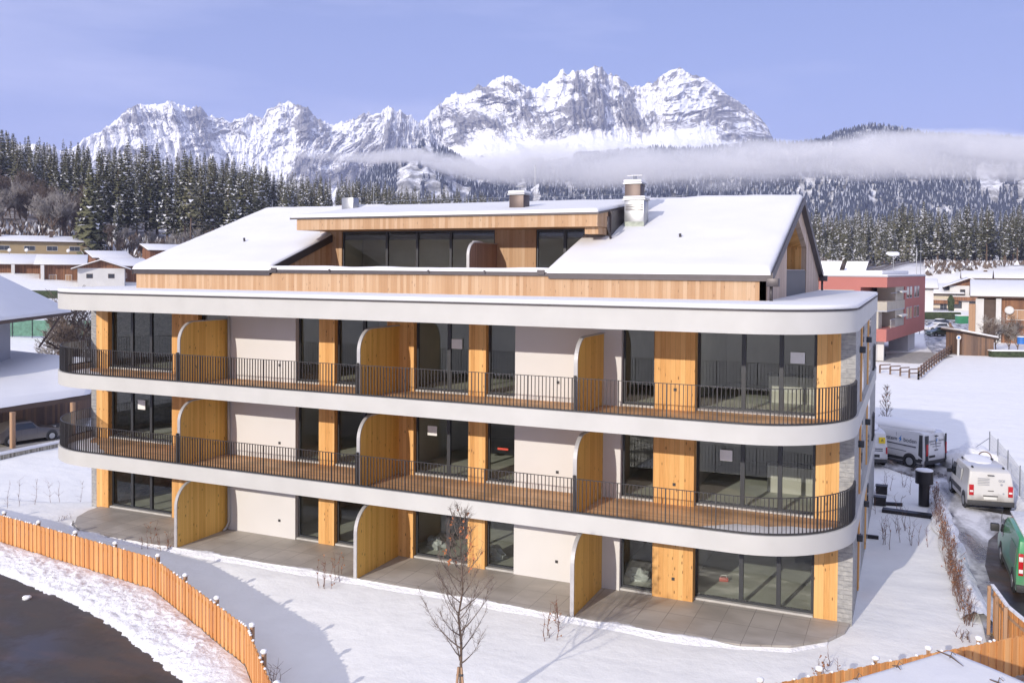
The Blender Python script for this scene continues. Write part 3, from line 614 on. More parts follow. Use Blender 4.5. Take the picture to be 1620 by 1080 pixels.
MB().box(-.375, .375, -.325, -.312, 11.7, 12.2).build('base_sheet', plain('weathered_zinc', (.33, .36, .31), .6, .3, .3, 5), c3)
c4 = chim('chimney', 4.75, 5.9, 12.0, 13.72, .62, .6, BROWNM, True); MB().tube([(0, 0, 13.8), (0, 0, 14.05)], .07, 8).build('flue', ZINC, c4); MB().box(-.3, .3, -.03, .03, 14.06, 14.08).build('flue_hat', ZINC, c4); MB().tube([(-.05, -.33, 12.9), (-.05, -.33, 13.1)], .06, 6).build('stub_pipe', FLASH, c4)
c5 = chim('ventilation_cowl', 3.9, 9.4, 12.6, 13.75, .6, .5, ZINC, True, snow=.1)
for k in range(4): MB().box(-.27, .27, -.275, -.255, 13.3+k*.07, 13.34+k*.07).build('louvre', FLASH, c5)
MB().tube([(4.2, 9.4, 13.4), (6.0, 9.4, 13.55), (6.0, 9.4, 13.95)], .018, 5).build('antenna_rod', ZINC, B)
MB().tube([(6.0, 9.4, 13.5), (6.0, 9.4, 13.1)], .018, 5).build('antenna_rod', ZINC, B)
for (x, y, h) in ((-8.6, 8.2, 1.3), (-14.6, 8.3, .55), (-.3, 8.0, 1.7), (-9.6, 7.8, 1.5)):
    MB().tube([(x, y, 13.1), (x, y, 13.2+h)], .014, 5).build('lightning_rod', ZINC, B)
MB().tube([(-9.0, 8.6, 13.55), (-4, 8.6, 13.6), (1, 8.6, 13.55), (4, 8.6, 13.6)], .012, 4).build('lightning_wire', ZINC, B)
MB().box(-10.6, -9.6, 8.3, 8.9, 13.1, 13.45).build('roof_hatch', BROWNM, B)
for px, py in ((388, 388), (1078, 384)):
    lo, hi = 0, 8
    for _ in range(30):
        m_ = (lo+hi)/2; p = at(px, py, Y=m_)
        if p.z > rz(m_): lo = m_
        else: hi = m_
    vp = MB().tube([(p.x, p.y, p.z-.1), (p.x-.05, p.y-.02, p.z+.32)], .045, 8); vp.build('vent_pipe', FLASH, B, smooth=True)
# ================================================================== mountains, forested hill, cloud
def polar(px, r):
    """world x,y of photo column px at distance r (depth along the view axis)"""
    k = (px-810)/F
    return CAM.x+r*(fw.x+ri.x*k), CAM.y+r*(fw.y+ri.y*k)
def zpx(px, py, r):        # height of a photo pixel at depth r
    return CAM.z + r*(f2.z+r3.z*(px-810)/F+u3.z*(CYP-py)/F)/1.0
MP = [(-500, 250), (-200, 240), (-60, 236), (0, 236), (30, 231), (60, 228), (90, 236), (115, 238), (130, 222), (160, 205), (185, 190), (205, 172), (225, 165), (250, 167), (268, 159), (285, 167), (300, 172), (315, 168), (330, 185), (350, 190), (365, 192), (385, 184), (400, 180),
      (415, 189), (425, 172), (440, 165), (455, 161), (465, 168), (480, 171), (495, 180), (505, 191), (520, 195), (545, 192), (560, 186), (575, 181), (600, 179), (615, 170), (630, 176), (650, 183), (662, 197), (668, 190), (685, 171), (700, 160), (715, 152), (735, 148), (750, 140), (770, 132),
      (785, 127), (800, 121), (815, 128), (830, 136), (845, 140), (860, 134), (875, 122), (885, 112), (895, 117), (910, 113), (925, 113), (938, 105), (950, 112), (965, 116), (980, 124), (1000, 138), (1015, 138), (1030, 132), (1040, 122), (1055, 113), (1072, 109), (1090, 118), (1110, 124),
      (1135, 141), (1155, 155), (1175, 168), (1195, 182), (1210, 199), (1222, 224), (1235, 233), (1260, 228), (1290, 231), (1320, 236), (1400, 245), (1500, 250), (1700, 255), (2200, 270)]
RM = 4400.
U = np.linspace(-420, 1750, 2200); T = np.concatenate([np.linspace(0, .3, 60)[:-1], np.linspace(.3, 1, 340), 1+np.linspace(.01, .5, 12)])
PU, PT = np.meshgrid(U, T, indexing='ij')
top = np.interp(U, [p[0] for p in MP], [p[1] for p in MP])
crag = np.interp(U, [0, 100, 560, 700, 1010, 1060, 1200, 1230, 1300], [.4, .8, .9, 1, 1, .45, .5, .3, .2]); top = top-crag*((ridged(U/16, U*0, 3, 9)-.5)*9+(ridged(U/5.5, U*0, 2, 19)-.5)*5)
def sm(a, k): return np.convolve(np.pad(a, k//2, mode='edge'), np.ones(k)/k, 'valid')
Ht = np.array([zpx(u, t, RM) for u, t in zip(U, top)])[:, None]; Hs = np.array([zpx(u, t, RM) for u, t in zip(U, sm(top, 91))])[:, None]
tt = np.clip(PT, 0, 1); s_ = PU*RM/F
w1 = fbm(s_/700, tt*2, 3, 41); w2 = fbm(s_/260, tt*4, 4, 43)
# long scree and snow slopes below, walls above; the foot of the walls wanders
foot = .60+.14*w1+.10*w2-.22*(1-smooth(520, 680, PU))
pf = .60-.17*(1-smooth(520, 680, PU)); prof = pf*(tt/np.maximum(foot, .1))**1.1; wallp = pf+(1-pf)*((tt-foot)/np.maximum(1-foot, .1)).clip(0, 1)**.9
prof = np.where(tt < foot, prof, wallp)
hb = Hs*(1-smooth(.6, 1, tt))+Ht*smooth(.6, 1, tt)
Zm = np.where(PT > 1, Ht*(1-(PT-1)*1.6), hb*prof)
amp = smooth(-.04, .10, tt-foot)
rr_ = RM-1900*(1-tt*0-np.where(tt < foot, .74*tt/np.maximum(foot, .1), .74+.26*((tt-foot)/np.maximum(1-foot, .1)).clip(0, 1)))+np.clip(PT-1, 0, 1)*2000
# buttresses and ledges pushed out towards the valley, in wall coordinates (along, up) with a slanting grain
wx = fbm(s_/300, Zm/300, 4, 61)*60; wy = fbm(s_/260, Zm/260, 4, 63)*40
lean = np.interp(U, [-400, 300, 600, 700, 900, 1050, 1230], [-.2, .25, -.35, .45, .1, .35, -.55])[:, None]      # the grain of the strata leans differently on each peak
gx = s_+Zm*lean+wx; gy = Zm-s_*.18+wy
rib = ridged(gx/150, gy/520, 6, 77, .62, 2.2); rib2 = ridged(gx/55+5, gy/170, 5, 79, .62, 2.2); strat = ridged((gx*.2+s_*.3)/300, (gy+s_*.1)/60, 4, 81, .55)
but = ridged(gx/420, gy/700, 3, 75, .5)*170+rib*230+rib2*85+strat*28
low = fbm(s_/420, tt*3, 4, 91)*120+ridged(s_/130, tt*6, 3, 93)*26*(1-smooth(.2, .5, tt)*.3)
edgek = 1-.6*smooth(.9, 1.0, PT)
r0_ = rr_.copy(); rr_ = rr_-(but-but.mean())*amp*edgek-low*(1-amp)*smooth(0, .2, tt)
Zm = Zm*rr_/r0_+(fbm(gx/40, gy/30, 5, 95, .65)*22*amp*edgek)+(fbm(s_/90, tt*14, 4, 97)*14)*(1-amp)
X, Y = polar(PU, rr_)
fin = fbm(gx/42, gy/34, 6, 105, .72); pat = fbm(s_/260, Zm/200, 3, 103)
nz_r = (rib-rib.mean())/rib.std()*.5+(rib2-rib2.mean())/rib2.std()*.38-(strat-strat.mean())/strat.std()*.22
face = np.interp(U, [-400, 130, 560, 700, 860, 980, 1030, 1100, 1160, 1230], [-.1, -.05, -.05, .0, .12, .22, .0, .12, .25, .1])[:, None]
ROCKV = amp*smooth(-.55, .75, nz_r*.75+.7*pat+1.5*fin+face*1.6-.10)+(1-amp)*.75*smooth(.12, .42, fbm(s_/150, tt*8, 5, 107, .65)-.3*smooth(.1, .5, tt))
# rock / snow: world-space masks from slope, streaks and bands
def mountain_mat():
    m, n, b = newmat('alpine_rock_and_snow'); g = n.nodes.new('ShaderNodeNewGeometry'); s = n.nodes.new('ShaderNodeSeparateXYZ'); n.links.new(g.outputs['True Normal'], s.inputs[0])
    v = coords(n, (.011, .011, .009), 'World'); v2 = coords(n, (.032, .032, .028), 'World')
    a = noise(n, v, 1, 8, .72); c = noise(n, v2, 1, 8, .7)
    p = n.nodes.new('ShaderNodeSeparateXYZ'); n.links.new(g.outputs['Position'], p.inputs[0])
    hi = n.nodes.new('ShaderNodeMapRange'); hi.inputs[1].default_value = 250; hi.inputs[2].default_value = 600; hi.inputs[3].default_value = -.30; hi.inputs[4].default_value = -.02; n.links.new(p.outputs[2], hi.inputs[0])
    f = math_(n, 'ADD', math_(n, 'SUBTRACT', 1.0, s.outputs[2]), math_(n, 'ADD', math_(n, 'MULTIPLY', math_(n, 'SUBTRACT', a, .5), .7), math_(n, 'MULTIPLY', math_(n, 'SUBTRACT', c, .5), .75)))
    f = math_(n, 'ADD', f, hi.outputs[0])
    at_ = n.nodes.new('ShaderNodeAttribute'); at_.attribute_name = 'rock_cover'
    k = ramp(n, math_(n, 'ADD', math_(n, 'MULTIPLY', f, .35), math_(n, 'ADD', math_(n, 'MULTIPLY', at_.outputs['Fac'], .75), math_(n, 'MULTIPLY', math_(n, 'SUBTRACT', c, .5), 1.1))), [(.36, (0, 0, 0)), (.74, (1, 1, 1))])
    rock = ramp(n, noise(n, v2, 3, 6, .7), [(.3, (.13, .13, .14)), (.55, (.25, .245, .245)), (.75, (.40, .38, .36))])
    n.links.new(mixc(n, k, (.88, .89, .92), rock), b.inputs['Base Color']); b.inputs['Roughness'].default_value = .85; b.inputs['Specular IOR Level'].default_value = .15
    bump(n, b, math_(n, 'ADD', a, c), .6, 10)
    return m
mt = npmesh('mountain', np.stack([X.ravel(), Y.ravel(), Zm.ravel()], -1), gridq(len(U), len(T)), [mountain_mat()]); tag(mt, kind='structure')
ca = mt.data.attributes.new('rock_cover', 'FLOAT', 'POINT'); ca.data.foreach_set('value', np.ascontiguousarray(ROCKV, np.float32).ravel())
# forested hill in front of the mountains
HP = [(380, 430), (450, 380), (520, 330), (560, 300), (600, 268), (640, 245), (670, 236), (700, 246), (740, 268), (780, 284), (820, 276), (860, 262), (950, 252), (1050, 246), (1150, 244), (1250, 238), (1300, 230), (1322, 219), (1345, 213), (1375, 209), (1400, 210), (1425, 215), (1450, 220), (1520, 226), (1620, 232), (1750, 236), (2100, 250)]
U = np.linspace(380, 2100, 640); T = np.linspace(0, 1.25, 130); PU, PT = np.meshgrid(U, T, indexing='ij')
RH0, RH1 = 1500., 2500.
top = np.interp(U, [p[0] for p in HP], [p[1] for p in HP]); Ht = np.array([zpx(u, t, RH1) for u, t in zip(U, top)])[:, None]
rr_ = RH0+(RH1-RH0)*PT; X, Y = polar(PU, rr_); s_ = PU*2000/F
prof = np.where(PT <= 1, .15*PT+.85*smooth(-.25, 1.0, PT)**1.1, 1-(PT-1)*1.5); prof = np.where(PT <= 1, prof/prof[:, np.argmin(abs(T-1))][:, None], prof)
Zh = Ht*np.clip(prof, 0, 1.02)+(ridged(s_/200, rr_/260, 4, 8)-.5)*70*smooth(0, .3, PT)*(1-.9*smooth(.85, 1, PT))+fbm(s_/25, rr_/30, 3, 12)*5
Zh = np.where(PT < .02, -5, Zh)
def hill_mat():
    m, n, b = newmat('wooded_slope_ground'); v = coords(n, (.02, .02, .02), 'World')
    n.links.new(ramp(n, noise(n, v, 1, 8, .75), [(.36, (.08, .08, .075)), (.48, (.3, .3, .31)), (.6, (.82, .83, .87))]), b.inputs['Base Color']); b.inputs['Roughness'].default_value = .9; return m
h = npmesh('hill', np.stack([X.ravel(), Y.ravel(), Zh.ravel()], -1), gridq(len(U), len(T)), [hill_mat()]); tag(h, kind='structure')
def foliage_mat(name, cols, rough=.8):
    m, n, b = newmat(name); v = coords(n, kind='World'); oi = n.nodes.new('ShaderNodeObjectInfo')
    f = math_(n, 'ADD', math_(n, 'MULTIPLY', noise(n, v, .9, 4, .6), .7), math_(n, 'MULTIPLY', oi.outputs['Random'], .3))
    n.links.new(ramp(n, f, [(.25, cols[0]), (.5, cols[1]), (.75, cols[2])]), b.inputs['Base Color']); b.inputs['Roughness'].default_value = rough; b.inputs['Specular IOR Level'].default_value = .2
    return m
NEEDLE = foliage_mat('spruce_needles', [(.068, .070, .040), (.115, .115, .062), (.18, .168, .10)])
TSNOW = plain('snow_on_branches', (.70, .71, .75), .85, 0, .12, .8)
BARK = plain('bark', (.13, .09, .065), .9, 0, .3, 3)
TWIG = plain('bare_twigs', (.14, .105, .085), .9, 0, .3, .5)
FROST = plain('frosted_twigs', (.29, .265, .245), .9, 0, .2, .5)
FNEEDLE = foliage_mat('hazed_spruce', [(.035, .045, .07), (.05, .062, .09), (.075, .085, .11)]); FSNOW = plain('hazed_branch_snow', (.33, .35, .41), .9, 0, .15, .05)  # blue distance haze partly painted into the needle and snow colours
def far_trees(name, xs_, ys_, zs_, hs, seed, tiers=2, k=5, snow=.35, kind='stuff'):
    rnd = np.random.RandomState(seed); n = len(xs_); Vs = []; Fs = []; Ms = []; off = 0
    for t in range(tiers):
        z0 = hs*(.10+.34*t*2/tiers); z1 = hs*(.62+.38*(t+1)/tiers) if t < tiers-1 else hs; r = hs*(.20-.065*t*2/tiers)
        a0 = rnd.rand(n)*6.28; V = np.zeros((n, k+1, 3))
        for i in range(k):
            a = a0+i*2*np.pi/k; rj = r*(.7+.6*rnd.rand(n)); V[:, i, 0] = xs_+np.cos(a)*rj; V[:, i, 1] = ys_+np.sin(a)*rj; V[:, i, 2] = zs_+z0+rnd.rand(n)*hs*.08
        V[:, k, 0] = xs_; V[:, k, 1] = ys_; V[:, k, 2] = zs_+z1
        base = off+np.arange(n)[:, None]*(k+1); i = np.arange(k)[None]
        Fq = np.stack([base+i, base+(i+1) % k, np.broadcast_to(base+k, (n, k))], -1).reshape(-1, 3)
        Vs.append(V.reshape(-1, 3)); Fs.append(Fq); Ms.append((rnd.rand(n*k) < snow).astype(int)); off += n*(k+1)
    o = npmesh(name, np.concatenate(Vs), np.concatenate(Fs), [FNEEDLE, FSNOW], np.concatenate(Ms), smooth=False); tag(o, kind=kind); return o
rnd = np.random.RandomState(4)
n = 26000; tpx = rnd.uniform(560, 1720, n); tr = rnd.uniform(.08, 1.03, n)
iu = np.clip(((tpx-380)/(2100-380)*(len(U)-1)), 0, len(U)-2); it = np.clip(tr/1.25*(len(T)-1), 0, len(T)-2)
i0 = iu.astype(int); j0 = it.astype(int); hz = Zh[i0, j0]+(Zh[np.minimum(i0+1, len(U)-1), j0]-Zh[i0, j0])*(iu-i0)+(Zh[i0, j0+1]-Zh[i0, j0])*(it-j0)
hx, hy = polar(tpx, RH0+(RH1-RH0)*tr)
clear = fbm(tpx/55, tr*4, 4, 66)+fbm(tpx/9, tr*2.5, 3, 67)*.6-.22*smooth(1150, 850, tpx)
keep = (clear > -.26)
def clearing(cx, ct, rx, rt): return ((tpx-cx)/rx)**2+((tr-ct)/rt)**2 > 1
keep &= clearing(1565, .50, 26, .09) & clearing(1600, .66, 14, .08)
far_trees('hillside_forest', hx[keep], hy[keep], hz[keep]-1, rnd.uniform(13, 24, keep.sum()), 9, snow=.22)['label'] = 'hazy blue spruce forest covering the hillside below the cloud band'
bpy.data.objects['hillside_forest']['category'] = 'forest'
# ---------------------------------------------------------------- near conifers
def conifer_mesh(name, seed, h=26., R=3.4, bare=.12, dens=1.0, snow=.4):
    rnd = random.Random(seed); v = []; f = []; mi = []
    def quad(a, b, c, d, m):
        o = len(v); v.extend([a, b, c, d]); f.append((o, o+1, o+2, o+3)); mi.append(m)
    def tri(a, b, c, m):
        o = len(v); v.extend([a, b, c]); f.append((o, o+1, o+2)); mi.append(m)
    z = h*bare; lop = [rnd.uniform(.75, 1.15) for _ in range(8)]
    while z < h*.985:
        u = (z-h*bare)/(h*(1-bare)); r = R*(1-u)**.82*min(1, .55+u*3.5)*rnd.uniform(.8, 1.12)+.12; nb = max(4, int((7+5*(1-u))*dens)); a0 = rnd.random()*6.28
        for i in range(nb):
            a = a0+i*6.283/nb+rnd.uniform(-.3, .3); rr = r*rnd.uniform(.62, 1.12)*lop[int(a/6.283*8) % 8]; ca, sa = math.cos(a), math.sin(a)
            dr = rnd.uniform(.18, .42)*(1-u*.7); wd = rr*rnd.uniform(.16, .26)+.12
            def P(t, s, dz=0): return (ca*rr*t-sa*s, sa*rr*t+ca*s, z-rr*dr*(t**1.4)+(.10*rr*t*t if t > .8 else 0)+dz)
            m = 1 if rnd.random() < snow*.85 else 0
            quad(P(.05, -wd*.4), P(.5, -wd), P(.5, wd), P(.05, wd*.4), 0)
            quad(P(.5, -wd), P(1, -wd*.15), P(1, wd*.15), P(.5, wd), m)
            for s in (-1, 1):          # hanging side twigs
                for t in (.3, .55, .8):
                    if rnd.random() < .8:
                        b = P(t, s*wd*.6); e_ = P(t+.14, s*wd*rnd.uniform(1.2, 1.9), -rr*rnd.uniform(.04, .16)); tri(b, P(t+.12, s*wd*.4), e_, 1 if rnd.random() < snow*.75 else 0)
            for t in (.45, .72, .97):        # curtains of needles hanging below the branch
                q = wd*rnd.uniform(.7, 1.25); tri(P(t, -q), P(t, q), P(t+rnd.uniform(-.03, .06), rnd.uniform(-.4, .4)*wd, -rr*rnd.uniform(.10, .24)-.22), 1 if rnd.random() < snow*.42 else 0)
            if rnd.random() < snow*1.5:    # pads of snow lying on the branch
                t = rnd.uniform(.35, .8); q = wd*rnd.uniform(.4, .8); quad(P(t-.16, -q, .09), P(t+.16, -q*.7, .10), P(t+.16, q*.7, .10), P(t-.16, q, .09), 1)
        z += h*(.020+.016*(1-u))*rnd.uniform(.8, 1.2)
    tri((-.1, 0, h*.95), (.1, 0, h*.95), (0, 0, h), 0); tri((0, -.1, h*.95), (0, .1, h*.95), (0, 0, h), 0)
    me = bpy.data.meshes.new(name); me.from_pydata(v, [], f); me.materials.append(NEEDLE); me.materials.append(TSNOW); me.polygons.foreach_set('material_index', mi); me.update(); return me
def trunk_mesh(h, r, top=.9, seed=0):
    mb = MB(); rnd = random.Random(seed); mb.tube([(rnd.uniform(-.1, .1)*k, rnd.uniform(-.1, .1)*k, -1+h*top*k/6) for k in range(7)], [r*(1-.14*k) for k in range(7)], 7)
    me = bpy.data.meshes.new('trunk'); me.from_pydata(mb.v, [], mb.f); me.materials.append(BARK); me.update(); return me
CON = []
for k, (h, R, bare, dens, sn) in enumerate([(28, 3.3, .10, 1, .5), (30, 3.0, .28, .95, .35), (24, 3.5, .06, 1.05, .62), (27, 2.7, .16, 1, .48), (22, 3.3, .04, 1.1, .75), (31, 3.6, .38, .85, .28), (26, 2.9, .12, 1, .42), (27, 5.4, .03, 1.5, .14)]):
    CON.append((conifer_mesh('spruce_crown', k*7+1, h, R, bare, dens, sn), trunk_mesh(h, .36, .93, k), h))
def conifer(px, dist, k, h, label, group, rot, cat='spruce tree', dz=0, wid=1.0):
    x, y = polar(px, dist); z = gz(x, y)+dz; cm, tm, h0 = CON[k]; s = h/h0
    o = thing('spruce_tree', label, cat, (x, y, z), rot, group); o.scale = (s*wid, s*wid, s)
    for nm, me in (('crown', cm), ('trunk', tm)):
        c = bpy.data.objects.new(nm, me); C.objects.link(c); c.parent = o
    return o
rnd = random.Random(12)
# rows of the forest, nearest first: (px from, px to, depth from, depth to, count, height range, kinds, label, group)
KW = ['snow dusted', 'bare trunked', 'full snowy', 'slim', 'snow laden', 'high crowned', 'narrow']
PLACES = [(60, 'above the left half of the ochre house'), (132, 'above the right half of the ochre house'), (200, 'just right of the big dark spruce'), (262, 'left of the tallest bare trunks'), (330, 'around the tallest bare trunks'), (430, 'over the left roof slope'), (550, 'over the left end of the dormer'), (640, 'around the steel vent shaft'), (760, 'over the middle of the dormer'), (900, 'around the brown chimney'), (1345, 'right beside the timber gable'), (1400, 'over the left half of the pink building'), (1465, 'over the right end of the pink building'), (1550, 'over the left part of the white embankment'), (9999, 'over the right part of the white embankment')]
def tree_label(px, k, h, row):
    return '%s %s spruce, %s, %s' % ('tall' if h > 26.5 else 'medium' if h > 22 else 'small', KW[k], row, next(q for a, q in PLACES if px < a))
ROWS = [
 (150, 420, 292, 318, 22, (22, 33), (0, 1, 5, 3, 6), 'tall snow dusted spruce on the slope behind the houses at the left', 'tall spruces on the left slope'),
 (-40, 150, 335, 380, 16, (20, 28), (0, 2, 3, 6), 'snow dusted spruce high on the slope above the long ochre building', 'spruces above the ochre building'),
 (-40, 420, 385, 430, 44, (22, 30), (0, 1, 2, 3, 6), 'snow dusted spruce along the top of the left wooded slope', 'spruces along the left ridge'),
 (340, 640, 330, 420, 48, (18, 27), (0, 2, 3, 4, 6), 'snow dusted spruce in the wood above the snowy roof ridge', 'spruces above the roof ridge'),
 (560, 870, 430, 560, 62, (18, 26), (0, 2, 3, 4, 6), 'small snowy spruce in the distant wood behind the chimneys', 'distant spruces behind the chimneys'),
 (1262, 1640, 405, 430, 30, (22, 28), (0, 1, 3, 5, 6), 'tall spruce with a bare lower trunk at the edge of the right wood', 'edge spruces of the right wood'),
 (1258, 1460, 370, 395, 12, (14, 21), (2, 4, 0), 'lower snowy spruce in front of the wood behind the pink building', 'spruces behind the pink building'),
 (1255, 1650, 440, 520, 58, (23, 30), (0, 2, 3, 6), 'dense snow dusted spruce in the wood at the right', 'spruces in the right wood')]
for a, b_, d0, d1, cnt, hr, ks, lab, grp in ROWS:
    for i in range(cnt):
        px = a+(b_-a)*(i+rnd.random())/cnt
        k = rnd.choice(ks); hh = rnd.uniform(*hr); d_ = rnd.uniform(d0, d1); conifer(px, d_, k, hh, tree_label(px, k, hh, 'front row' if d_ < d0+(d1-d0)*.33 else 'middle row' if d_ < d0+(d1-d0)*.66 else 'back row'), grp, rnd.random()*6.28, wid=rnd.uniform(1.05, 1.5))
conifer(143, 262, 7, 27, 'big dark spruce with drooping branches standing right behind the ochre building', None, 1.0, wid=1.1)
conifer(292, 287, 1, 33, 'tallest spruce of the left slope with a long bare trunk', None, 2.0, wid=1.2)
conifer(302, 284, 5, 32, 'tall spruce with a bare trunk beside the tallest one of the left slope', None, 4.0)
conifer(184, 285, 4, 14, 'low spruce almost white with snow at the foot of the left slope', None, 3.0)
conifer(1300, 352, 2, 13, 'snowy young spruce rising right behind the gable of the white building', None, 1.0)
# the rest of the wood as one mass behind the individual trees
def mass(name, label, boxes, seed):
    R2 = np.random.RandomState(seed); xs_, ys_, zs_, hs = [], [], [], []
    for a, b_, d0, d1, cnt, h0, h1 in boxes:
        p = R2.uniform(a, b_, cnt); d = R2.uniform(d0, d1, cnt); x, y = polar(p, d); xs_.append(x); ys_.append(y); zs_.append(ground_z(x, y)-.5); hs.append(R2.uniform(h0, h1, cnt))
    xs_, ys_, zs_, hs = map(np.concatenate, (xs_, ys_, zs_, hs))
    protos = [conifer_mesh('forest_piece', 200+k, 1.0*25, 3.2, .08, .62, .42) for k in range(4)]
    Vs = []; Fs3 = []; M3 = []; off = 0
    dat = []
    for me in protos:
        me.calc_loop_triangles(); nv = len(me.vertices); co = np.zeros(nv*3); me.vertices.foreach_get('co', co); nt_ = len(me.loop_triangles); tv = np.zeros(nt_*3, int); me.loop_triangles.foreach_get('vertices', tv); tm = np.zeros(nt_, int); me.loop_triangles.foreach_get('material_index', tm)
        dat.append((co.reshape(-1, 3)/25, tv.reshape(-1, 3), tm))
    for i in range(len(xs_)):
        co, tv, tm = dat[i % 4]; a = R2.rand()*6.28; c, s = np.cos(a), np.sin(a); q = co*hs[i]; V = np.stack([q[:, 0]*c-q[:, 1]*s+xs_[i], q[:, 0]*s+q[:, 1]*c+ys_[i], q[:, 2]+zs_[i]], -1)
        Vs.append(V); Fs3.append(tv+off); M3.append(tm); off += len(V)
    o = npmesh(name, np.concatenate(Vs), np.concatenate(Fs3), [NEEDLE, TSNOW], np.concatenate(M3), smooth=False); tag(o, label, 'forest', None, 'stuff')
mass('forest', 'dense snowy spruce wood filling the slopes behind the single trees',
     [(-60, 430, 340, 470, 150, 20, 28), (360, 900, 400, 640, 300, 18, 26), (830, 1080, 560, 700, 90, 17, 25), (1000, 1300, 480, 640, 60, 16, 24), (1240, 1680, 470, 640, 190, 22, 29)], 5)
# ---------------------------------------------------------------- bare deciduous trees
def bare_mesh(name, seed, h=14., spread=.55, levels=5, twig_mat=0, r0=.22, lean=0, up_=.25, minr=.02):
    rnd = random.Random(seed); mb = MB()
    def grow(p, d, L_, r, lv):
        n = 3; pts = [p]; q = p.copy(); dd = d.copy()
        for _ in range(n):
            dd = (dd+Vector((rnd.uniform(-.18, .18), rnd.uniform(-.18, .18), rnd.uniform(-.05, .12)))).normalized(); q = q+dd*L_/n; pts.append(q.copy())
        mb.tube(pts, [max(minr, r*(1-.13*i)) for i in range(n+1)], 3 if lv > 1 else 6, 0 if lv < 3 else 1, cap=False)
        if lv >= levels: return
        nc = 3 if lv else 6
        for i in range(nc+(lv > 1)):
            t = rnd.uniform(.35, 1) if i else 1; k = min(n, int(t*n)); base = pts[k]
            ax = Vector((rnd.uniform(-1, 1), rnd.uniform(-1, 1), rnd.uniform(-.3, .5))).normalized(); nd = (dd*(1-spread*.6)+ax*spread+Vector((0, 0, up_))).normalized()
            grow(base.copy(), nd, L_*rnd.uniform(.55, .8), r*.58, lv+1)
    grow(Vector((0, 0, -.3)), Vector((lean, 0, 1)).normalized(), h*.36, r0, 0)
    me = bpy.data.meshes.new(name); me.from_pydata(mb.v, [], mb.f); me.materials.append(BARK); me.materials.append(FROST if twig_mat else TWIG); me.polygons.foreach_set('material_index', mb.m); me.update(); return me
BARE = [bare_mesh('bare_tree_crown', 31+k, 15, .62, 5, k % 2, .2, minr=.035) for k in range(4)]
def bare_tree(px, dist, k, h, label, group=None, x=None, y=None, z=None, rot=0):
    if x is None: x, y = polar(px, dist)
    o = bpy.data.objects.new('bare_tree', BARE[k]); C.objects.link(o); o.location = (x, y, gz(x, y) if z is None else z); s = h/15; o.scale = (s, s, s); o.rotation_euler = (0, 0, rot); return tag(o, label, 'bare tree', group)
for a, b_, d0, d1, cnt, hr, lab, grp in [(-30, 130, 272, 330, 26, (14, 20), 'leafless grey tree on the slope above the ochre building', 'leafless trees above the ochre building'),
                                    (170, 420, 262, 285, 22, (6, 11), 'leafless brown tree at the foot of the left spruce slope', 'leafless trees at the foot of the left slope'),
                                    (420, 660, 300, 345, 8, (7, 12), 'leafless tree between the spruces above the roof ridge', 'leafless trees above the roof ridge'),
                                    (1262, 1330, 335, 350, 5, (10, 14), 'russet leafless tree before the wood right of the gable', 'russet leafless trees right of the gable')]:
    for i in range(cnt):
        px = a+(b_-a)*(i+rnd.random())/cnt; hh = rnd.uniform(*hr); d_ = rnd.uniform(d0, d1)
        bare_tree(px, d_, rnd.randrange(4), hh, '%s leafless tree, %s row, %s' % ('larger' if hh > sum(hr)/2 else 'smaller', 'front' if d_ < (d0+d1)/2 else 'back', next(q for a_, q in PLACES if px < a_)), grp, rot=rnd.random()*6)
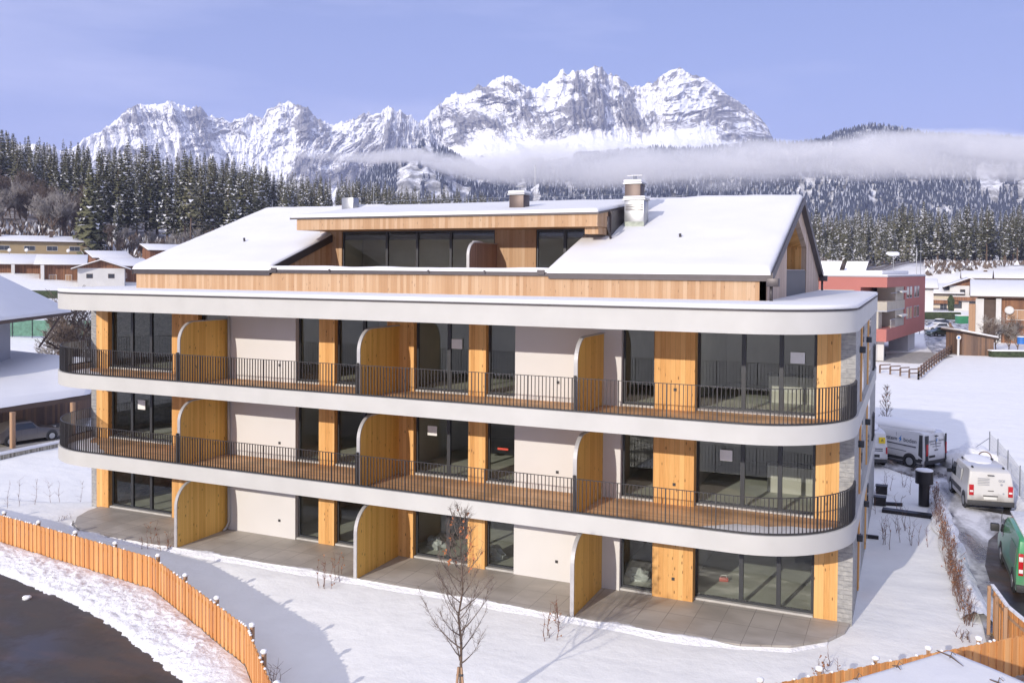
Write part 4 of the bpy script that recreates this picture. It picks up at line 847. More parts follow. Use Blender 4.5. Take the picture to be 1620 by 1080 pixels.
# ---------------------------------------------------------------- band of cloud
CLR = 1330.
def cloud_box():
    m = bpy.data.materials.new('cloud_vapour'); m.use_nodes = True; n = m.node_tree; n.nodes.clear(); o = n.nodes.new('ShaderNodeOutputMaterial'); p = n.nodes.new('ShaderNodeVolumePrincipled')
    p.inputs['Color'].default_value = (1, 1, 1, 1); p.inputs['Anisotropy'].default_value = 0
    t = n.nodes.new('ShaderNodeTexCoord'); s = n.nodes.new('ShaderNodeSeparateXYZ'); n.links.new(t.outputs['Object'], s.inputs[0])
    mp = n.nodes.new('ShaderNodeMapping'); mp.inputs['Scale'].default_value = (1/260, 1/260, 1/70); n.links.new(t.outputs['Object'], mp.inputs[0])
    nz_ = noise(n, mp.outputs[0], 1, 6, .62, .5)
    # centre line and thickness vary along the band; object x runs along it
    cx = n.nodes.new('ShaderNodeFloatCurve'); mr = n.nodes.new('ShaderNodeMapRange'); mr.inputs[1].default_value = -500; mr.inputs[2].default_value = 1100; n.links.new(s.outputs[0], mr.inputs[0]); n.links.new(mr.outputs[0], cx.inputs[1])
    def curve(pts):
        c = n.nodes.new('ShaderNodeFloatCurve'); cv = c.mapping.curves[0]
        cv.points[0].location = pts[0]; cv.points[1].location = pts[-1]
        for q in pts[1:-1]: cv.points.new(*q)
        c.mapping.update(); n.links.new(mr.outputs[0], c.inputs[1]); return c.outputs[0]
    n.nodes.remove(cx)
    K = CLR/F
    def xu(px): return ((px-810)*K+500)/1600
    prof = [(560, 244, 3), (640, 240, 7), (720, 256, 15), (800, 260, 22), (850, 252, 30), (920, 258, 28), (1000, 262, 28), (1100, 262, 27), (1200, 257, 30), (1300, 252, 29), (1400, 246, 32), (1500, 243, 31), (1620, 240, 30), (1750, 240, 30)]
    zc = curve([(0, .5)]+[(xu(a), (424+(a-810)*.0073-b_-7)*K/400) for a, b_, c_ in prof]+[(1, .45)])
    th = curve([(0, .0)]+[(xu(a), c_*1.3*K/60) for a, b_, c_ in prof]+[(1, .4)])
    dz_ = math_(n, 'ABSOLUTE', math_(n, 'DIVIDE', math_(n, 'SUBTRACT', s.outputs[2], math_(n, 'MULTIPLY', zc, 400)), math_(n, 'ADD', math_(n, 'MULTIPLY', th, 60), .5)))
    dy_ = math_(n, 'POWER', math_(n, 'DIVIDE', s.outputs[1], 60), 2)
    f = math_(n, 'SUBTRACT', 1.0, math_(n, 'ADD', math_(n, 'POWER', dz_, 2), dy_))
    f = math_(n, 'ADD', f, math_(n, 'MULTIPLY', math_(n, 'SUBTRACT', nz_, .5), 3.6))
    d = math_(n, 'MULTIPLY', math_(n, 'MINIMUM', math_(n, 'MAXIMUM', f, 0), 1.2), .03)
    n.links.new(d, p.inputs['Density']); n.links.new(p.outputs[0], o.inputs['Volume'])
    x0, y0 = polar(810, CLR)
    b = MB().box(-330, 1000, -70, 70, 50, 300).build('cloud', [m], None); b.location = (x0, y0, CAM.z); b.rotation_euler = (0, 0, YAW); tag(b, 'long pale cloud band drifting in front of the mountain slopes', 'cloud', None, 'stuff')
cloud_box()
# ---------------------------------------------------------------- the air between here and the mountains
def haze():
    m = bpy.data.materials.new('haze_air'); m.use_nodes = True; n = m.node_tree; n.nodes.clear(); o = n.nodes.new('ShaderNodeOutputMaterial'); p = n.nodes.new('ShaderNodeVolumePrincipled')
    p.inputs['Density'].default_value = HAZE; p.inputs['Color'].default_value = (.62, .68, .98, 1); p.inputs['Anisotropy'].default_value = .1; n.links.new(p.outputs[0], o.inputs['Volume'])
    b = MB().box(-9700, 9700, -9700, 11200, -14, 1560).build('haze', [m]); tag(b, kind='stuff'); return b
haze()
# ================================================================== near things
RNG = random.Random(7)
def island_wood(name, cols, rough=.65):
    m, n, b = newmat(name); g = n.nodes.new('ShaderNodeNewGeometry'); v = coords(n, (18, 18, 1.2)); gr = noise(n, v, 1.3, 5, .6, .5)
    f = math_(n, 'ADD', math_(n, 'MULTIPLY', g.outputs['Random Per Island'], .6), math_(n, 'MULTIPLY', gr, .5))
    c = ramp(n, f, [(.15, cols[0]), (.5, cols[1]), (.9, cols[2])])
    kn = n.nodes.new('ShaderNodeTexVoronoi'); kn.inputs['Scale'].default_value = 1; n.links.new(coords(n, (6, 6, 2.5)), kn.inputs['Vector'])
    c = mixc(n, ramp(n, kn.outputs['Distance'], [(.06, (.5,)*3), (.12, (0, 0, 0))]), c, tuple(x*.4 for x in cols[0]))
    n.links.new(c, b.inputs['Base Color']); b.inputs['Roughness'].default_value = rough; bump(n, b, gr, .3, .004); return m
BOARDS = island_wood('fence_boards', [(.50, .20, .06), (.64, .30, .10), (.74, .40, .16)])
def streak_concrete():
    m, n, b = newmat('streaked_concrete'); v = coords(n, (7, 7, .5)); f = noise(n, v, 1, 4, .6)
    n.links.new(ramp(n, f, [(.38, (.13, .115, .085)), (.5, (.33, .30, .24)), (.65, (.50, .47, .40))]), b.inputs['Base Color']); b.inputs['Roughness'].default_value = .9; return m
CONC2 = streak_concrete()
def fence(name, label, pts, z0, zc, z1, bw=.135, caps=True, post_every=2.6, inside=1, snowtop=.28, toplist=None):
    """boards on a concrete kerb; pts run along the fence, inside=+1 puts posts to the left"""
    t = thing(name, label, 'fence', (pts[0][0], pts[0][1], z0)); base = Vector((pts[0][0], pts[0][1], z0))
    bd = MB(); kb = MB(); sn = MB(); posts = []
    rel = [(p[0]-pts[0][0], p[1]-pts[0][1]) for p in pts]
    H = z1-z0; K = zc-z0
    kb.wall(rel, 0, K, .14*inside)
    kk = 0
    for (ax, ay), (bx, by) in zip(rel, rel[1:]):
        a, b = Vector((ax, ay)), Vector((bx, by)); L_ = (b-a).length; d = (b-a)/L_; nn = Vector((-d.y, d.x))*inside; n = max(1, int(L_/bw))
        for i in range(n):
            s0 = a+d*(i*L_/n-.004); s1 = a+d*((i+1)*L_/n+.004); off = nn*(.02 if kk % 2 else -.012); th = nn*.022; zt = H+RNG.uniform(-.006, .006)
            c = [s0+off, s1+off, s1+off+th, s0+off+th]; bd.prism([tuple(q) for q in c], K-.05, zt)
            if RNG.random() < snowtop: m_ = (s0+s1)/2+nn*.03; sn.blob((m_.x, m_.y, zt+.015), (.045, .045, .03), kk, 0, 6, 4)
            kk += 1
        k = int(L_/post_every)+1
        for i in range(k):
            p = a+d*min(L_-.05, i*L_/k+.12)+nn*.15; posts.append(p)
    kb.build('concrete_kerb', CONC2, t); bd.build('boards', BOARDS, t)
    rl = MB(); rl.wall([(p[0], p[1]) for p in [Vector(q)+Vector((0, .05*inside)) for q in rel]], H-.28, H-.2, .04*inside); rl.build('rail', BEAM, t)
    if sn.v: sn.build('snow', SNOW, t, smooth=True)['kind'] = 'stuff'
    for i, p in enumerate(posts):
        o = MB().box(p.x-.045, p.x+.045, p.y-.045, p.y+.045, .02, H+.05).build('post', BEAM, t)
        if caps: MB().blob((p.x, p.y, H+.08), (.095, .095, .065), i, 0, 10, 6, .12).build('cap_snow', SNOW, o, smooth=True)
    return t
fence('timber_fence', 'long curving fence of orange boards on a concrete kerb between the road and the garden', [(-26, -3.2)]+FPX[1:-1]+[(2.6, -13.2)], -.66, -.36, .68)
r0 = at(1186, 1092, Z=1.0); r1 = at(1626, 1004, Z=1.0)
fence('timber_fence', 'board fence crossing the bottom right corner behind the snowy shed roof', [(r0.x-1.0, r0.y-.9), (r1.x, r1.y), (r1.x+3, r1.y+2.3)], -.35, -.2, 1.0, inside=1, post_every=1.7, snowtop=.15)
q0 = at(1571, 1003, Z=-.05); q1 = at(1622, 984, Z=1.3)
tf = fence('timber_fence', 'short snow topped board fence beside the wet drive at the right edge', [(q0.x, q0.y), (q0.x+.25, q0.y-1.7), (q1.x+.05, q1.y-.2)], -.1, 0, 1.35, inside=-1, snowtop=1.0, post_every=1.2, caps=False)
MB().wall([(0, 0), (.25, -1.7), (q1.x+.05-q0.x, q1.y-.2-q0.y)], 1.46, 1.52, -.09).build('top_snow', SNOWROUGH, tf)
# garden sheds roof in the bottom right corner
c0 = at(1500, 1031, Z=1.9); sh = thing('garden_shed', 'garden shed roof under smooth snow in the bottom right corner', 'shed', (c0.x, c0.y, -.4))
a_ = Vector((at(1326, 1084, Z=1.9)-c0)[:2]).normalized(); b_ = Vector((-a_.y, a_.x)); b_ = b_ if b_.y < 0 else -b_
def shp(s, t): v = a_*s+b_*t; return (v.x, v.y)
MB().prism([shp(.3, .3), shp(6.7, .3), shp(6.7, 4.7), shp(.3, 4.7)], 0, 2.2).build('wall', GREYWOOD, sh)
MB().prism([shp(0, 0), shp(7, 0), shp(7, 5), shp(0, 5)], 2.21, 2.27).build('roof', FLASH, sh)
nx_ = np.linspace(0, 1, 60); SXX, SYY = np.meshgrid(nx_, nx_, indexing='ij'); P2 = np.array([a_.x, a_.y])[None, None]*(SXX*7)[..., None]+np.array([b_.x, b_.y])[None, None]*(SYY*5)[..., None]
ek = np.minimum(np.minimum(SXX*7, SYY*5), np.minimum(7-SXX*7, 5-SYY*5)); zz_ = 2.272+.13*np.sqrt(np.clip(1-(1-np.clip(ek/.14, 0, 1))**2, 0, 1))*(1+.15*fbm(SXX*6, SYY*5, 3, 3))
o = npmesh('roof_snow', np.stack([P2[..., 0].ravel(), P2[..., 1].ravel(), zz_.ravel()], -1), gridq(60, 60), [ROOFSNOW]); o.parent = sh
for k, (x0, y0, x1, y1) in enumerate(((1482, 1028, 1524, 1053), (1566, 1074, 1590, 1090), (1412, 1052, 1425, 1059), (1350, 1073, 1358, 1076))):
    p = at(x0, y0, Z=2.06); q = at(x1, y1, Z=2.06); m_ = (p+q)/2
    tw = MB().tube([p, m_+Vector((.02, .03, .03)), q], [.012, .02, .006], 5).tube([m_, m_+Vector((.05, .12, .1)), m_+Vector((.12, .1, .05))], .01, 5).build('fallen_twig', BARK); tag(tw, ['dark twig with a curl lying across the corner of the snowy shed roof', 'dark stick at the right edge of the snowy shed roof', 'tiny twig near the middle of the snowy shed roof', 'tiny dark twig at the left edge of the snowy shed roof'][k], 'twig')
# ------------------------------------------------ road with the snow bank along it
def asphalt_mat():
    m, n, b = newmat('wet_asphalt'); v = coords(n, kind='World'); f = noise(n, v, .55, 6, .6); fine = noise(n, v, 45, 3)
    wet = ramp(n, f, [(.4, (1, 1, 1)), (.6, (0, 0, 0))])
    br = ramp(n, noise(n, coords(n, (.35, 1, 1), 'World'), .9, 5, .65), [(.48, (0, 0, 0)), (.68, (1, 1, 1))])
    c = mixc(n, wet, (.060, .052, .050), (.030, .027, .028)); c = mixc(n, math_(n, 'MULTIPLY', br, .7), c, (.115, .066, .042)); c = mixc(n, math_(n, 'MULTIPLY', fine, .25), c, (.10, .09, .085))
    n.links.new(c, b.inputs['Base Color']); n.links.new(ramp(n, wet, [(0, (.8,)*3), (1, (.28,)*3)]), b.inputs['Roughness']); bump(n, b, fine, .25, .004); return m
ASPH = asphalt_mat()
edge = [at(*q, Z=-.6) for q in ((-120, 872), (0, 908), (50, 930), (100, 950), (150, 975), (200, 1010), (250, 1050), (290, 1083), (320, 1130), (345, 1200))]
ex = np.array([p.x for p in edge]); ey = np.array([p.y for p in edge]); s_ = np.linspace(0, len(edge)-1, 420); EX = np.interp(s_, range(len(edge)), ex); EY = np.interp(s_, range(len(edge)), ey)
jag = .10*fbm(s_*9, s_*0, 4, 3)+.05*(np.random.RandomState(3).rand(420)-.5)
road = [(x, y+j) for x, y, j in zip(EX, EY, jag)]+[(EX[-1]+1, -34), (-40, -34), (-40, -5.5), (-30, -4.8)]
# the sheet itself reaches under the bank
under = [(x, y+1.6) for x, y in road[:420]][::20]+road[420:]
tag(MB().prism(under, -.70, -.575).build('road', ASPH), kind='structure')
ns = 420; nt_ = 36; T_ = np.linspace(0, 1, nt_)[None]; FYY = fence_y(EX)-.05
BX = EX[:, None]+0*T_+.9*T_*smooth(-3, 1, EX)[:, None]; FY2 = fence_y(BX)-.04; Y0_ = (EY+jag)[:, None]; BY = Y0_*(1-T_)+FY2*T_
hh = np.minimum(1, T_*9)*(.07+.20*np.sin(np.pi*np.clip(T_*.72, 0, 1))); lump = (fbm(BX*2.2, BY*2.2, 5, 31, .62)*.13+np.abs(fbm(BX*6, BY*6, 3, 33))*.07)*np.clip(T_*6, 0, 1)*np.clip((1-T_)*4+.3, 0, 1)
lump = lump*(.35+.65*smooth(-1.5, -4.5, BX))
o = npmesh('snow_bank', np.stack([BX.ravel(), BY.ravel(), (-.585+hh+lump).ravel()], -1), gridq(ns, nt_), [SNOWROUGH]); tag(o, 'ploughed snow bank lying between the dark road and the orange fence', 'snow bank', None, 'stuff')
def lump_(px, py, Z, r, label, seed, m=SNOW):
    p = at(px, py, Z=Z); o = MB().blob((0, 0, 0), (r, r*.8, r*.5), seed, 0, 10, 6, .3).build('snow_lump', m, None, smooth=True, loc=(p.x, p.y, Z+r*.25)); tag(o, label, 'snow lump')
lump_(42, 947, -.575, .16, 'flat white lump of snow lying on the dark road near the left edge', 1)
lump_(212, 1016, -.575, .04, 'tiny crumb of snow on the road close to the bank edge', 2)
# drive on the right, with slush
def drive_mat():
    m, n, b = newmat('slushy_drive'); v = coords(n, (1, .3, 1), 'World'); f = noise(n, v, .9, 6, .6, .4); g_ = noise(n, coords(n, kind='World'), 6, 4, .6)
    c = ramp(n, math_(n, 'ADD', f, math_(n, 'MULTIPLY', g_, .12)), [(.43, (.035, .032, .034)), (.50, (.20, .19, .19)), (.57, (.42, .42, .44)), (.70, (.72, .72, .75))]); n.links.new(c, b.inputs['Base Color'])
    n.links.new(ramp(n, f, [(.42, (.2,)*3), (.52, (.8,)*3)]), b.inputs['Roughness']); bump(n, b, math_(n, 'ADD', f, g_), .5, .04); return m
dx = [(16.75, -3.0), (16.7, 2), (16.45, 8), (16.2, 14), (15.9, 18), (14.9, 22), (12.5, 25.5), (12.5, 32), (17.3, 30), (18.9, 24), (19.6, 16), (21.0, 8), (22, -3)]
tag(MB().prism(dx, -.2, -.015).build('driveway', drive_mat()), kind='structure')
wet = MB().prism([(17.3, 1.5), (17.15, 8), (17.5, 11.5), (18.2, 13.8), (18.9, 15.9), (17.0, 16.6), (19.3, 17.2), (19.4, 12), (18.6, 9), (19.6, 4), (20.2, 1.5)], -.1, -.011).build('wet_patch', ASPH); tag(wet, kind='structure')
n1 = 160; n2 = 14; sy = np.linspace(2.2, 18.6, n1)[:, None]; tt_ = np.linspace(-1, 1, n2)[None]; bx = 16.95-.055*sy-.02*np.sin(sy)+tt_*(.42+.12*fbm(sy*.8, sy*0, 3, 2)); bz = (.30+.16*fbm(sy*1.3, tt_*2, 4, 7)+.04*fbm(sy*6, tt_*5, 3, 9))*(1-tt_**2)-.03
bx = bx-.25
o = npmesh('snow_bank', np.stack([bx.ravel(), (sy+0*tt_).ravel(), bz.ravel()], -1), gridq(n1, n2), [SNOWROUGH]); tag(o, 'low snow bank between the young hedge and the slushy drive', 'snow bank', None, 'stuff')
sy = np.linspace(14, 32, n1)[:, None]; bx = 19.9-.10*(sy-14)+tt_*.75; bz = (.35+.2*fbm(sy*1.1, tt_*2, 4, 17)+.05*fbm(sy*6, tt_*5, 3, 9))*(1-tt_**2)-.03
o = npmesh('snow_bank', np.stack([bx.ravel(), (sy+0*tt_).ravel(), bz.ravel()], -1), gridq(n1, n2), [SNOWROUGH]); tag(o, 'snow bank along the wire fence behind the small white van', 'snow bank', None, 'stuff')
# ------------------------------------------------ twiggy plants
STEM = plain('reddish_stems', (.16, .085, .06), .8, 0, .3, 2); LEAF = plain('withered_leaves', (.36, .15, .06), .8, 0, .35, 6)
def twig_plant(name, label, cat, p, h, seed, n=5, leaves=0, group=None, spread=.25, lz=.5):
    r_ = random.Random(seed); st = MB(); lf = MB()
    for i in range(n):
        q = Vector((r_.uniform(-spread, spread), r_.uniform(-spread, spread), -.1)); pts = [q]; hh_ = h*r_.uniform(.6, 1)
        for k in range(5): q = q+Vector((r_.uniform(-.05, .05), r_.uniform(-.05, .05), hh_/5)); pts.append(q)
        st.tube(pts, [.011, .010, .009, .008, .006, .004], 4, 0, False)
        for k in range(int(4+h*3)):
            b = pts[r_.randint(1, 5)]; e_ = b+Vector((r_.uniform(-.2, .2), r_.uniform(-.2, .2), r_.uniform(.05, .25)))*min(1, h); st.tube([b, e_], [.005, .003], 3, 0, False)
            if r_.random() < leaves:
                for _ in range(2): c = b.lerp(e_, r_.random()); u_ = Vector((r_.uniform(-1, 1), r_.uniform(-1, 1), r_.uniform(-1, 1))).normalized()*.035; v_ = u_.cross(Vector((r_.uniform(-1, 1), r_.uniform(-1, 1), 1))).normalized()*.025; lf.add([c-u_, c+v_, c+u_, c-v_], [(0, 1, 2, 3)])
    if not lf.v: o = st.build(name, STEM); o.location = p; tag(o, label, cat, group); return o
    t = thing(name, label, cat, p, 0, group); st.build('stems', STEM, t); lf.build('leaves', LEAF, t); return t
for k, (px, py, h, n, lv, lab) in enumerate([
  (238, 874, 1.0, 4, .5, 'cluster of leafy dry shoots in the snow before the first screen, left half'), (268, 878, .9, 4, .4, 'dry shoots in the snow just left of the first screen'), (222, 872, .6, 2, 0, 'two bare shoots at the terrace edge behind the curving fence'),
  (503, 940, 1.3, 2, 0, 'tall bare shoots standing in the snow left of the second screen'), (520, 934, 1.2, 3, .6, 'shoots with red leaves in the snow before the second screen'), (540, 926, 1.2, 3, .4, 'shoots at the terrace edge touching the second screen'),
  (868, 1012, 1.15, 4, .35, 'shoots with dry seed heads in the snow left of the third screen'), (888, 990, 1.1, 4, .4, 'dense dry shoots against the terrace edge beside the third screen'),
  (1290, 1068, .6, 3, .9, 'small leafy shrub behind the bottom right fence'), (1322, 1062, .5, 3, .2, 'faint twigs in the snow behind the bottom right fence'), (1527, 1012, .5, 7, .0, 'small bare shrub in the snow close to the fence corner'),
  (430, 1094, 1.0, 5, 0, 'bare twigs rising from the shaded snow at the bottom edge'), (98, 828, .35, 5, 0, 'tiny bush in the snow behind the curving fence')]):
    p = at(px, py, Z=-.25 if px < 600 else -.1); p.z = gz(p.x, p.y); twig_plant('garden_shoots', lab, 'plant', p, h, 50+k, n, lv)
for k, px in enumerate((12, 30, 55, 80, 92, 128)):
    p = at(px, 815-k*3, Z=-.4); p.z = gz(p.x, p.y); twig_plant('garden_shoots', 'thin leafless shoot in the snow at the left edge behind the curving fence', 'plant', p, 1.5, 80+k, 1, .1 if k == 4 else 0, 'thin shoots behind the left fence', .05)
for k in range(38):
    y = 1.9+k*.43; x = 16.62-.038*y+RNG.uniform(-.08, .08)
    twig_plant('hedge_plant', 'young hedge plant with dry brown leaves in the row along the drive', 'hedge plant', (x-.28, y, -.05), RNG.uniform(.75, 1.05), 120+k, 6, .3 if 6 < k < 24 else .08, 'young hedge plants in a row along the drive', .13)
for k, (px, py) in enumerate([(1432, 770), (1412, 775), (1399, 772), (1443, 782), (1421, 806), (1385, 812), (1400, 860), (1408, 868), (1397, 852), (1424, 856), (1432, 838), (1451, 862), (1442, 862), (1470, 864), (1418, 842), (1388, 790)]):
    p = at(px, py, Z=-.05); twig_plant('planted_shoot', 'thin bare shoot planted in the shaded snow beside the building', 'plant', (p.x, p.y, -.05), RNG.uniform(.9, 1.4), 200+k, 1 if k % 2 else 2, .06, 'bare shoots in the shaded strip beside the building', .08)
# small tree in the foreground, with its stakes and last leaves
def small_tree(name, label, p, h, seed, leaves, spread=1.0, stakes=False, trunk=.05):
    r_ = random.Random(seed); t = thing(name, label, 'tree', p); tk = MB(); br = MB(); lf = MB()
    tp = [Vector((0, 0, -.2))]
    for k in range(1, 9): tp.append(Vector((r_.uniform(-.03, .03)*k*.4, r_.uniform(-.03, .03)*k*.4, h*k/8)))
    tk.tube(tp, [trunk*(1-.11*k) for k in range(9)], 8)
    def leaf(c):
        u_ = Vector((r_.uniform(-1, 1), r_.uniform(-1, 1), r_.uniform(-1, 1))).normalized()*.042; v_ = u_.cross(Vector((r_.uniform(-1, 1), 1, r_.uniform(-1, 1)))).normalized()*.03; lf.add([c-u_, c+v_, c+u_, c-v_], [(0, 1, 2, 3)])
    nb = 36 if stakes and trunk > .042 else 26
    for i in range(nb):
        u = .28+.68*i/nb; z = h*u; a = i*2.4+r_.uniform(-.4, .4); L_ = spread*(1.25*(1-u)**.7+.18)*r_.uniform(.75, 1.15); d = Vector((math.cos(a), math.sin(a), .35+.5*u)).normalized()
        pts = [Vector((0, 0, z))]
        for k in range(5): d = (d+Vector((r_.uniform(-.16, .16), r_.uniform(-.16, .16), .22))).normalized(); pts.append(pts[-1]+d*L_/5)
        br.tube(pts, [.017*(1-u)+.008, .014*(1-u)+.006, .010, .007, .005, .003], 4, 0, False)
        for k in range(13):
            j = r_.randint(1, 4); b = pts[j].lerp(pts[j+1], r_.random()); e_ = b+(d+Vector((r_.uniform(-.8, .8), r_.uniform(-.8, .8), r_.uniform(-.1, .5)))).normalized()*L_*r_.uniform(.15, .4); m_ = b.lerp(e_, .5)+Vector((r_.uniform(-.02, .02),)*3); br.tube([b, m_, e_], [.005, .004, .002], 3, 0, False)
            for _ in range(2):
                b2 = b.lerp(e_, r_.uniform(.3, .9)); e2 = b2+Vector((r_.uniform(-.15, .15), r_.uniform(-.15, .15), r_.uniform(0, .15))); br.tube([b2, e2], [.003, .0015], 3, 0, False)
            if leaves and u > .62 and r_.random() < leaves: leaf(e_); leaf(b.lerp(e_, .7))
    tk.build('trunk', BARK, t, smooth=True); br.build('branches', TWIG, t)
    if lf.v: lf.build('leaves', plain('orange_leaves', (.50, .17, .06), .7, 0, .3, 8) if 'orange_leaves' not in MATS else MATS['orange_leaves'], t)
    if stakes:
        for s in (-1, 1): MB().tube([(s*.16, s*.05, -.1), (s*.03, s*.01, 1.35)], .03, 6).build('stake', BEAM, t, smooth=True)
        MB().tube([(-.08, 0, 1.15), (.08, 0, 1.18)], .03, 6).build('tie', RAILM, t)
    return t
p = at(727, 1152, Z=-.15); p.z = gz(p.x, p.y); small_tree('young_tree', 'slender leafless young tree with a few orange leaves in front of the terrace', p, 5.05, 5, .12, 1.15, True, .045)
p = at(1401, 712, Z=-.05); small_tree('young_tree', 'thin bare young tree with a few dark leaves in front of the lettered van', (p.x, p.y, -.05), 3.9, 9, .12, .62, True, .04)
# ------------------------------------------------ vent column, low walls by the building
p = at(1461.5, 799, Z=-.03); t = thing('ventilation_column', 'black mushroom shaped ventilation column with snow on its head beside the drive', 'ventilation column', (p.x, p.y, -.03)); BLK = metal('black_coated_metal', (.035, .033, .036), .4, .6)
MB().tube([(0, 0, 0), (0, 0, 1.06)], .225, 32).build('shaft', BLK, t, smooth=1); MB().tube([(0, 0, 1.0), (0, 0, 1.56)], .375, 40).build('head', BLK, t, smooth=1); MB().tube([(0, 0, 1.561), (0, 0, 1.60), (0, 0, 1.625)], [.37, .365, .33], 40).build('snow_cap', SNOW, t, smooth=1)
for k, (a, b, w_, lab) in enumerate((((1395, 806), (1478, 817), .42, 'long dark low wall lying in the snow below the black column'), ((1398, 795), (1428, 797), .14, 'short dark kerb in the snow beside the building'), ((1372, 847), (1390, 849), .12, 'small dark kerb at the foot of the stone side wall'))):
    p = at(*a, Z=.04); q = at(*b, Z=.04); d = (q-p); d2 = Vector((-d.y, d.x)).normalized()*w_; o = MB().prism([(0, 0), (d.x, d.y), (d.x+d2.x, d.y+d2.y), (d2.x, d2.y)], 0, .22).build('low_wall', BLK, None, loc=(p.x, p.y, -.15)); tag(o, lab, 'low wall')
for k, (px, py) in enumerate(((1378, 778), (1374, 796))):
    p = at(px, py, Z=-.05); o = MB().box(-.25, .25, -.2, .2, 0, .35).box(-.27, .27, -.22, .22, .35, .38).build('light_shaft', BLK, None, loc=(13.45, p.y, -.05)); tag(o, ['upper dark box standing in the snow against the stone side wall', 'lower dark box standing in the snow against the stone side wall'][k], 'box')
# ------------------------------------------------ vehicles
GLS = plain('vehicle_glass', (.02, .024, .03), .06, 0, .1, 1, spec=.9); TYRE = plain('tyre_rubber', (.02, .02, .02), .85); RIMM = metal('wheel_rim', (.42, .43, .45), .4, .7); LRED = plain('tail_light_red', (.45, .015, .02), .25, 0, .05, 1); LWH = plain('lamp_white', (.7, .7, .68), .2, 0, .03, 1)
TRIM = plain('black_plastic_trim', (.035, .035, .038), .6); PLATE = plain('number_plate', (.7, .7, .66), .5, 0, .04); DK = plain('dark_print', (.05, .055, .08), .6); BLUE = plain('blue_print', (.02, .22, .62), .5); YEL = plain('yellow_print', (.85, .62, .03), .5)
def paint(name, col, dirt=.25):
    m, n, b = newmat(name); v = coords(n); s = n.nodes.new('ShaderNodeSeparateXYZ'); n.links.new(v, s.inputs[0]); f = noise(n, v, 3, 5)
    k = ramp(n, math_(n, 'ADD', math_(n, 'MULTIPLY', s.outputs[2], .9), math_(n, 'MULTIPLY', f, .5)), [(.55, (dirt*2.2,)*3), (1.1, (dirt*.25,)*3)])
    n.links.new(mixc(n, k, col, (.26, .24, .22)), b.inputs['Base Color']); b.inputs['Roughness'].default_value = .28; b.inputs['Coat Weight'].default_value = .5; return m
def text(parent, s, size, X, Yv, loc, mat, name='lettering', bold=0):
    cu = bpy.data.curves.new(name, 'FONT'); cu.body = s; cu.size = size; cu.extrude = .0015; cu.offset = bold; cu.align_x = 'CENTER'; cu.align_y = 'CENTER'; 
    o = bpy.data.objects.new(name, cu); C.objects.link(o); bpy.context.view_layer.update(); me = bpy.data.meshes.new_from_object(o.evaluated_get(bpy.context.evaluated_depsgraph_get())); bpy.data.objects.remove(o); me.materials.clear(); me.materials.append(mat); o = bpy.data.objects.new(name, me); C.objects.link(o); Z = Vector(X).cross(Vector(Yv)); o.matrix_local = Matrix(((X[0], Yv[0], Z.x, loc[0]), (X[1], Yv[1], Z.y, loc[1]), (X[2], Yv[2], Z.z, loc[2]), (0, 0, 0, 1))); o.parent = parent; return o
class Veh:
    def __init__(s, name, label, cat, loc, rz, L_, W_, H_, prof, mat, wb, wr=.33, tumble=.10, belt=1.0, rear_over=.9, z0=.28, group=None):
        s.t = thing(name, label, cat, loc, rz, group); s.L, s.W, s.H = L_, W_, H_; s.tumble, s.belt = tumble, belt
        cx = sum(p[0] for p in prof)/len(prof); cz = sum(p[1] for p in prof)/len(prof); st = []
        for yk, sh in ((-1, .05), (-.965, .012), (-.88, 0), (0, -.012), (.88, 0), (.965, .012), (1, .05)):
            row = []
            for x, z in prof:
                dx_, dz_ = cx-x, cz-z; l_ = math.hypot(dx_, dz_); x2, z2 = x+dx_/l_*sh, z+dz_/l_*sh
                row.append((x2, yk*(W_/2-s.ins(z)), z2))
            st.append(row)
        v = [p for r_ in st for p in r_]; n = len(prof); f = []
        for i in range(len(st)-1): f += [(i*n+j, i*n+(j+1) % n, (i+1)*n+(j+1) % n, (i+1)*n+j) for j in range(n)]
        f += [tuple(range(n-1, -1, -1)), tuple(range((len(st)-1)*n, len(st)*n))]
        s.body = MB().add(v, f).build('body', mat, s.t, smooth=1)
        s.xr = -L_/2+rear_over; s.xf = s.xr+wb
        for x in (s.xr, s.xf):
            for sy in (-1, 1):
                MB().tube([(x, sy*(W_/2-.06), wr+.03), (x, sy*(W_/2+.004), wr+.03)], wr+.075, 24).build('wheel_arch', TRIM, s.t, smooth=1)
                w_ = MB().tube([(x, sy*(W_/2-.2), wr), (x, sy*(W_/2-.02), wr), (x, sy*(W_/2+.012), wr)], [wr, wr, wr-.03], 24).build('wheel', TYRE, s.t, smooth=1)
                MB().tube([(x, sy*(W_/2+.005), wr), (x, sy*(W_/2+.02), wr)], wr*.62, 16).build('rim', RIMM, w_, smooth=1)
    def ins(s, z): return 0 if z < s.belt else s.tumble*((z-s.belt)/(s.H-s.belt))**1.3
    def side(s, sy, pts, mat, name='window', d=.006, parent=None):
        v = [(x, sy*(s.W/2-s.ins(z)+d), z) for x, z in pts]+[(x, sy*(s.W/2-s.ins(z)-.02), z) for x, z in pts]; n = len(pts)
        return MB().add(v, [tuple(range(n)), tuple(range(2*n-1, n-1, -1))]+[(i, (i+1) % n, n+(i+1) % n, n+i) for i in range(n)]).build(name, mat, parent or s.t)
    def rear(s, y0, y1, z0, z1, mat, name, d=.012, x=None, parent=None):
        x = -s.L/2 if x is None else x
        return MB().box(x-d, x+.03, y0, y1, z0, z1).build(name, mat, parent or s.t, bev=.006)
    def seams(s, sy, xs__, z0, z1):
        for x in xs__: s.side(sy, [(x-.008, z0), (x+.008, z0), (x+.008, z1), (x-.008, z1)], TRIM, 'door_seam', .003)
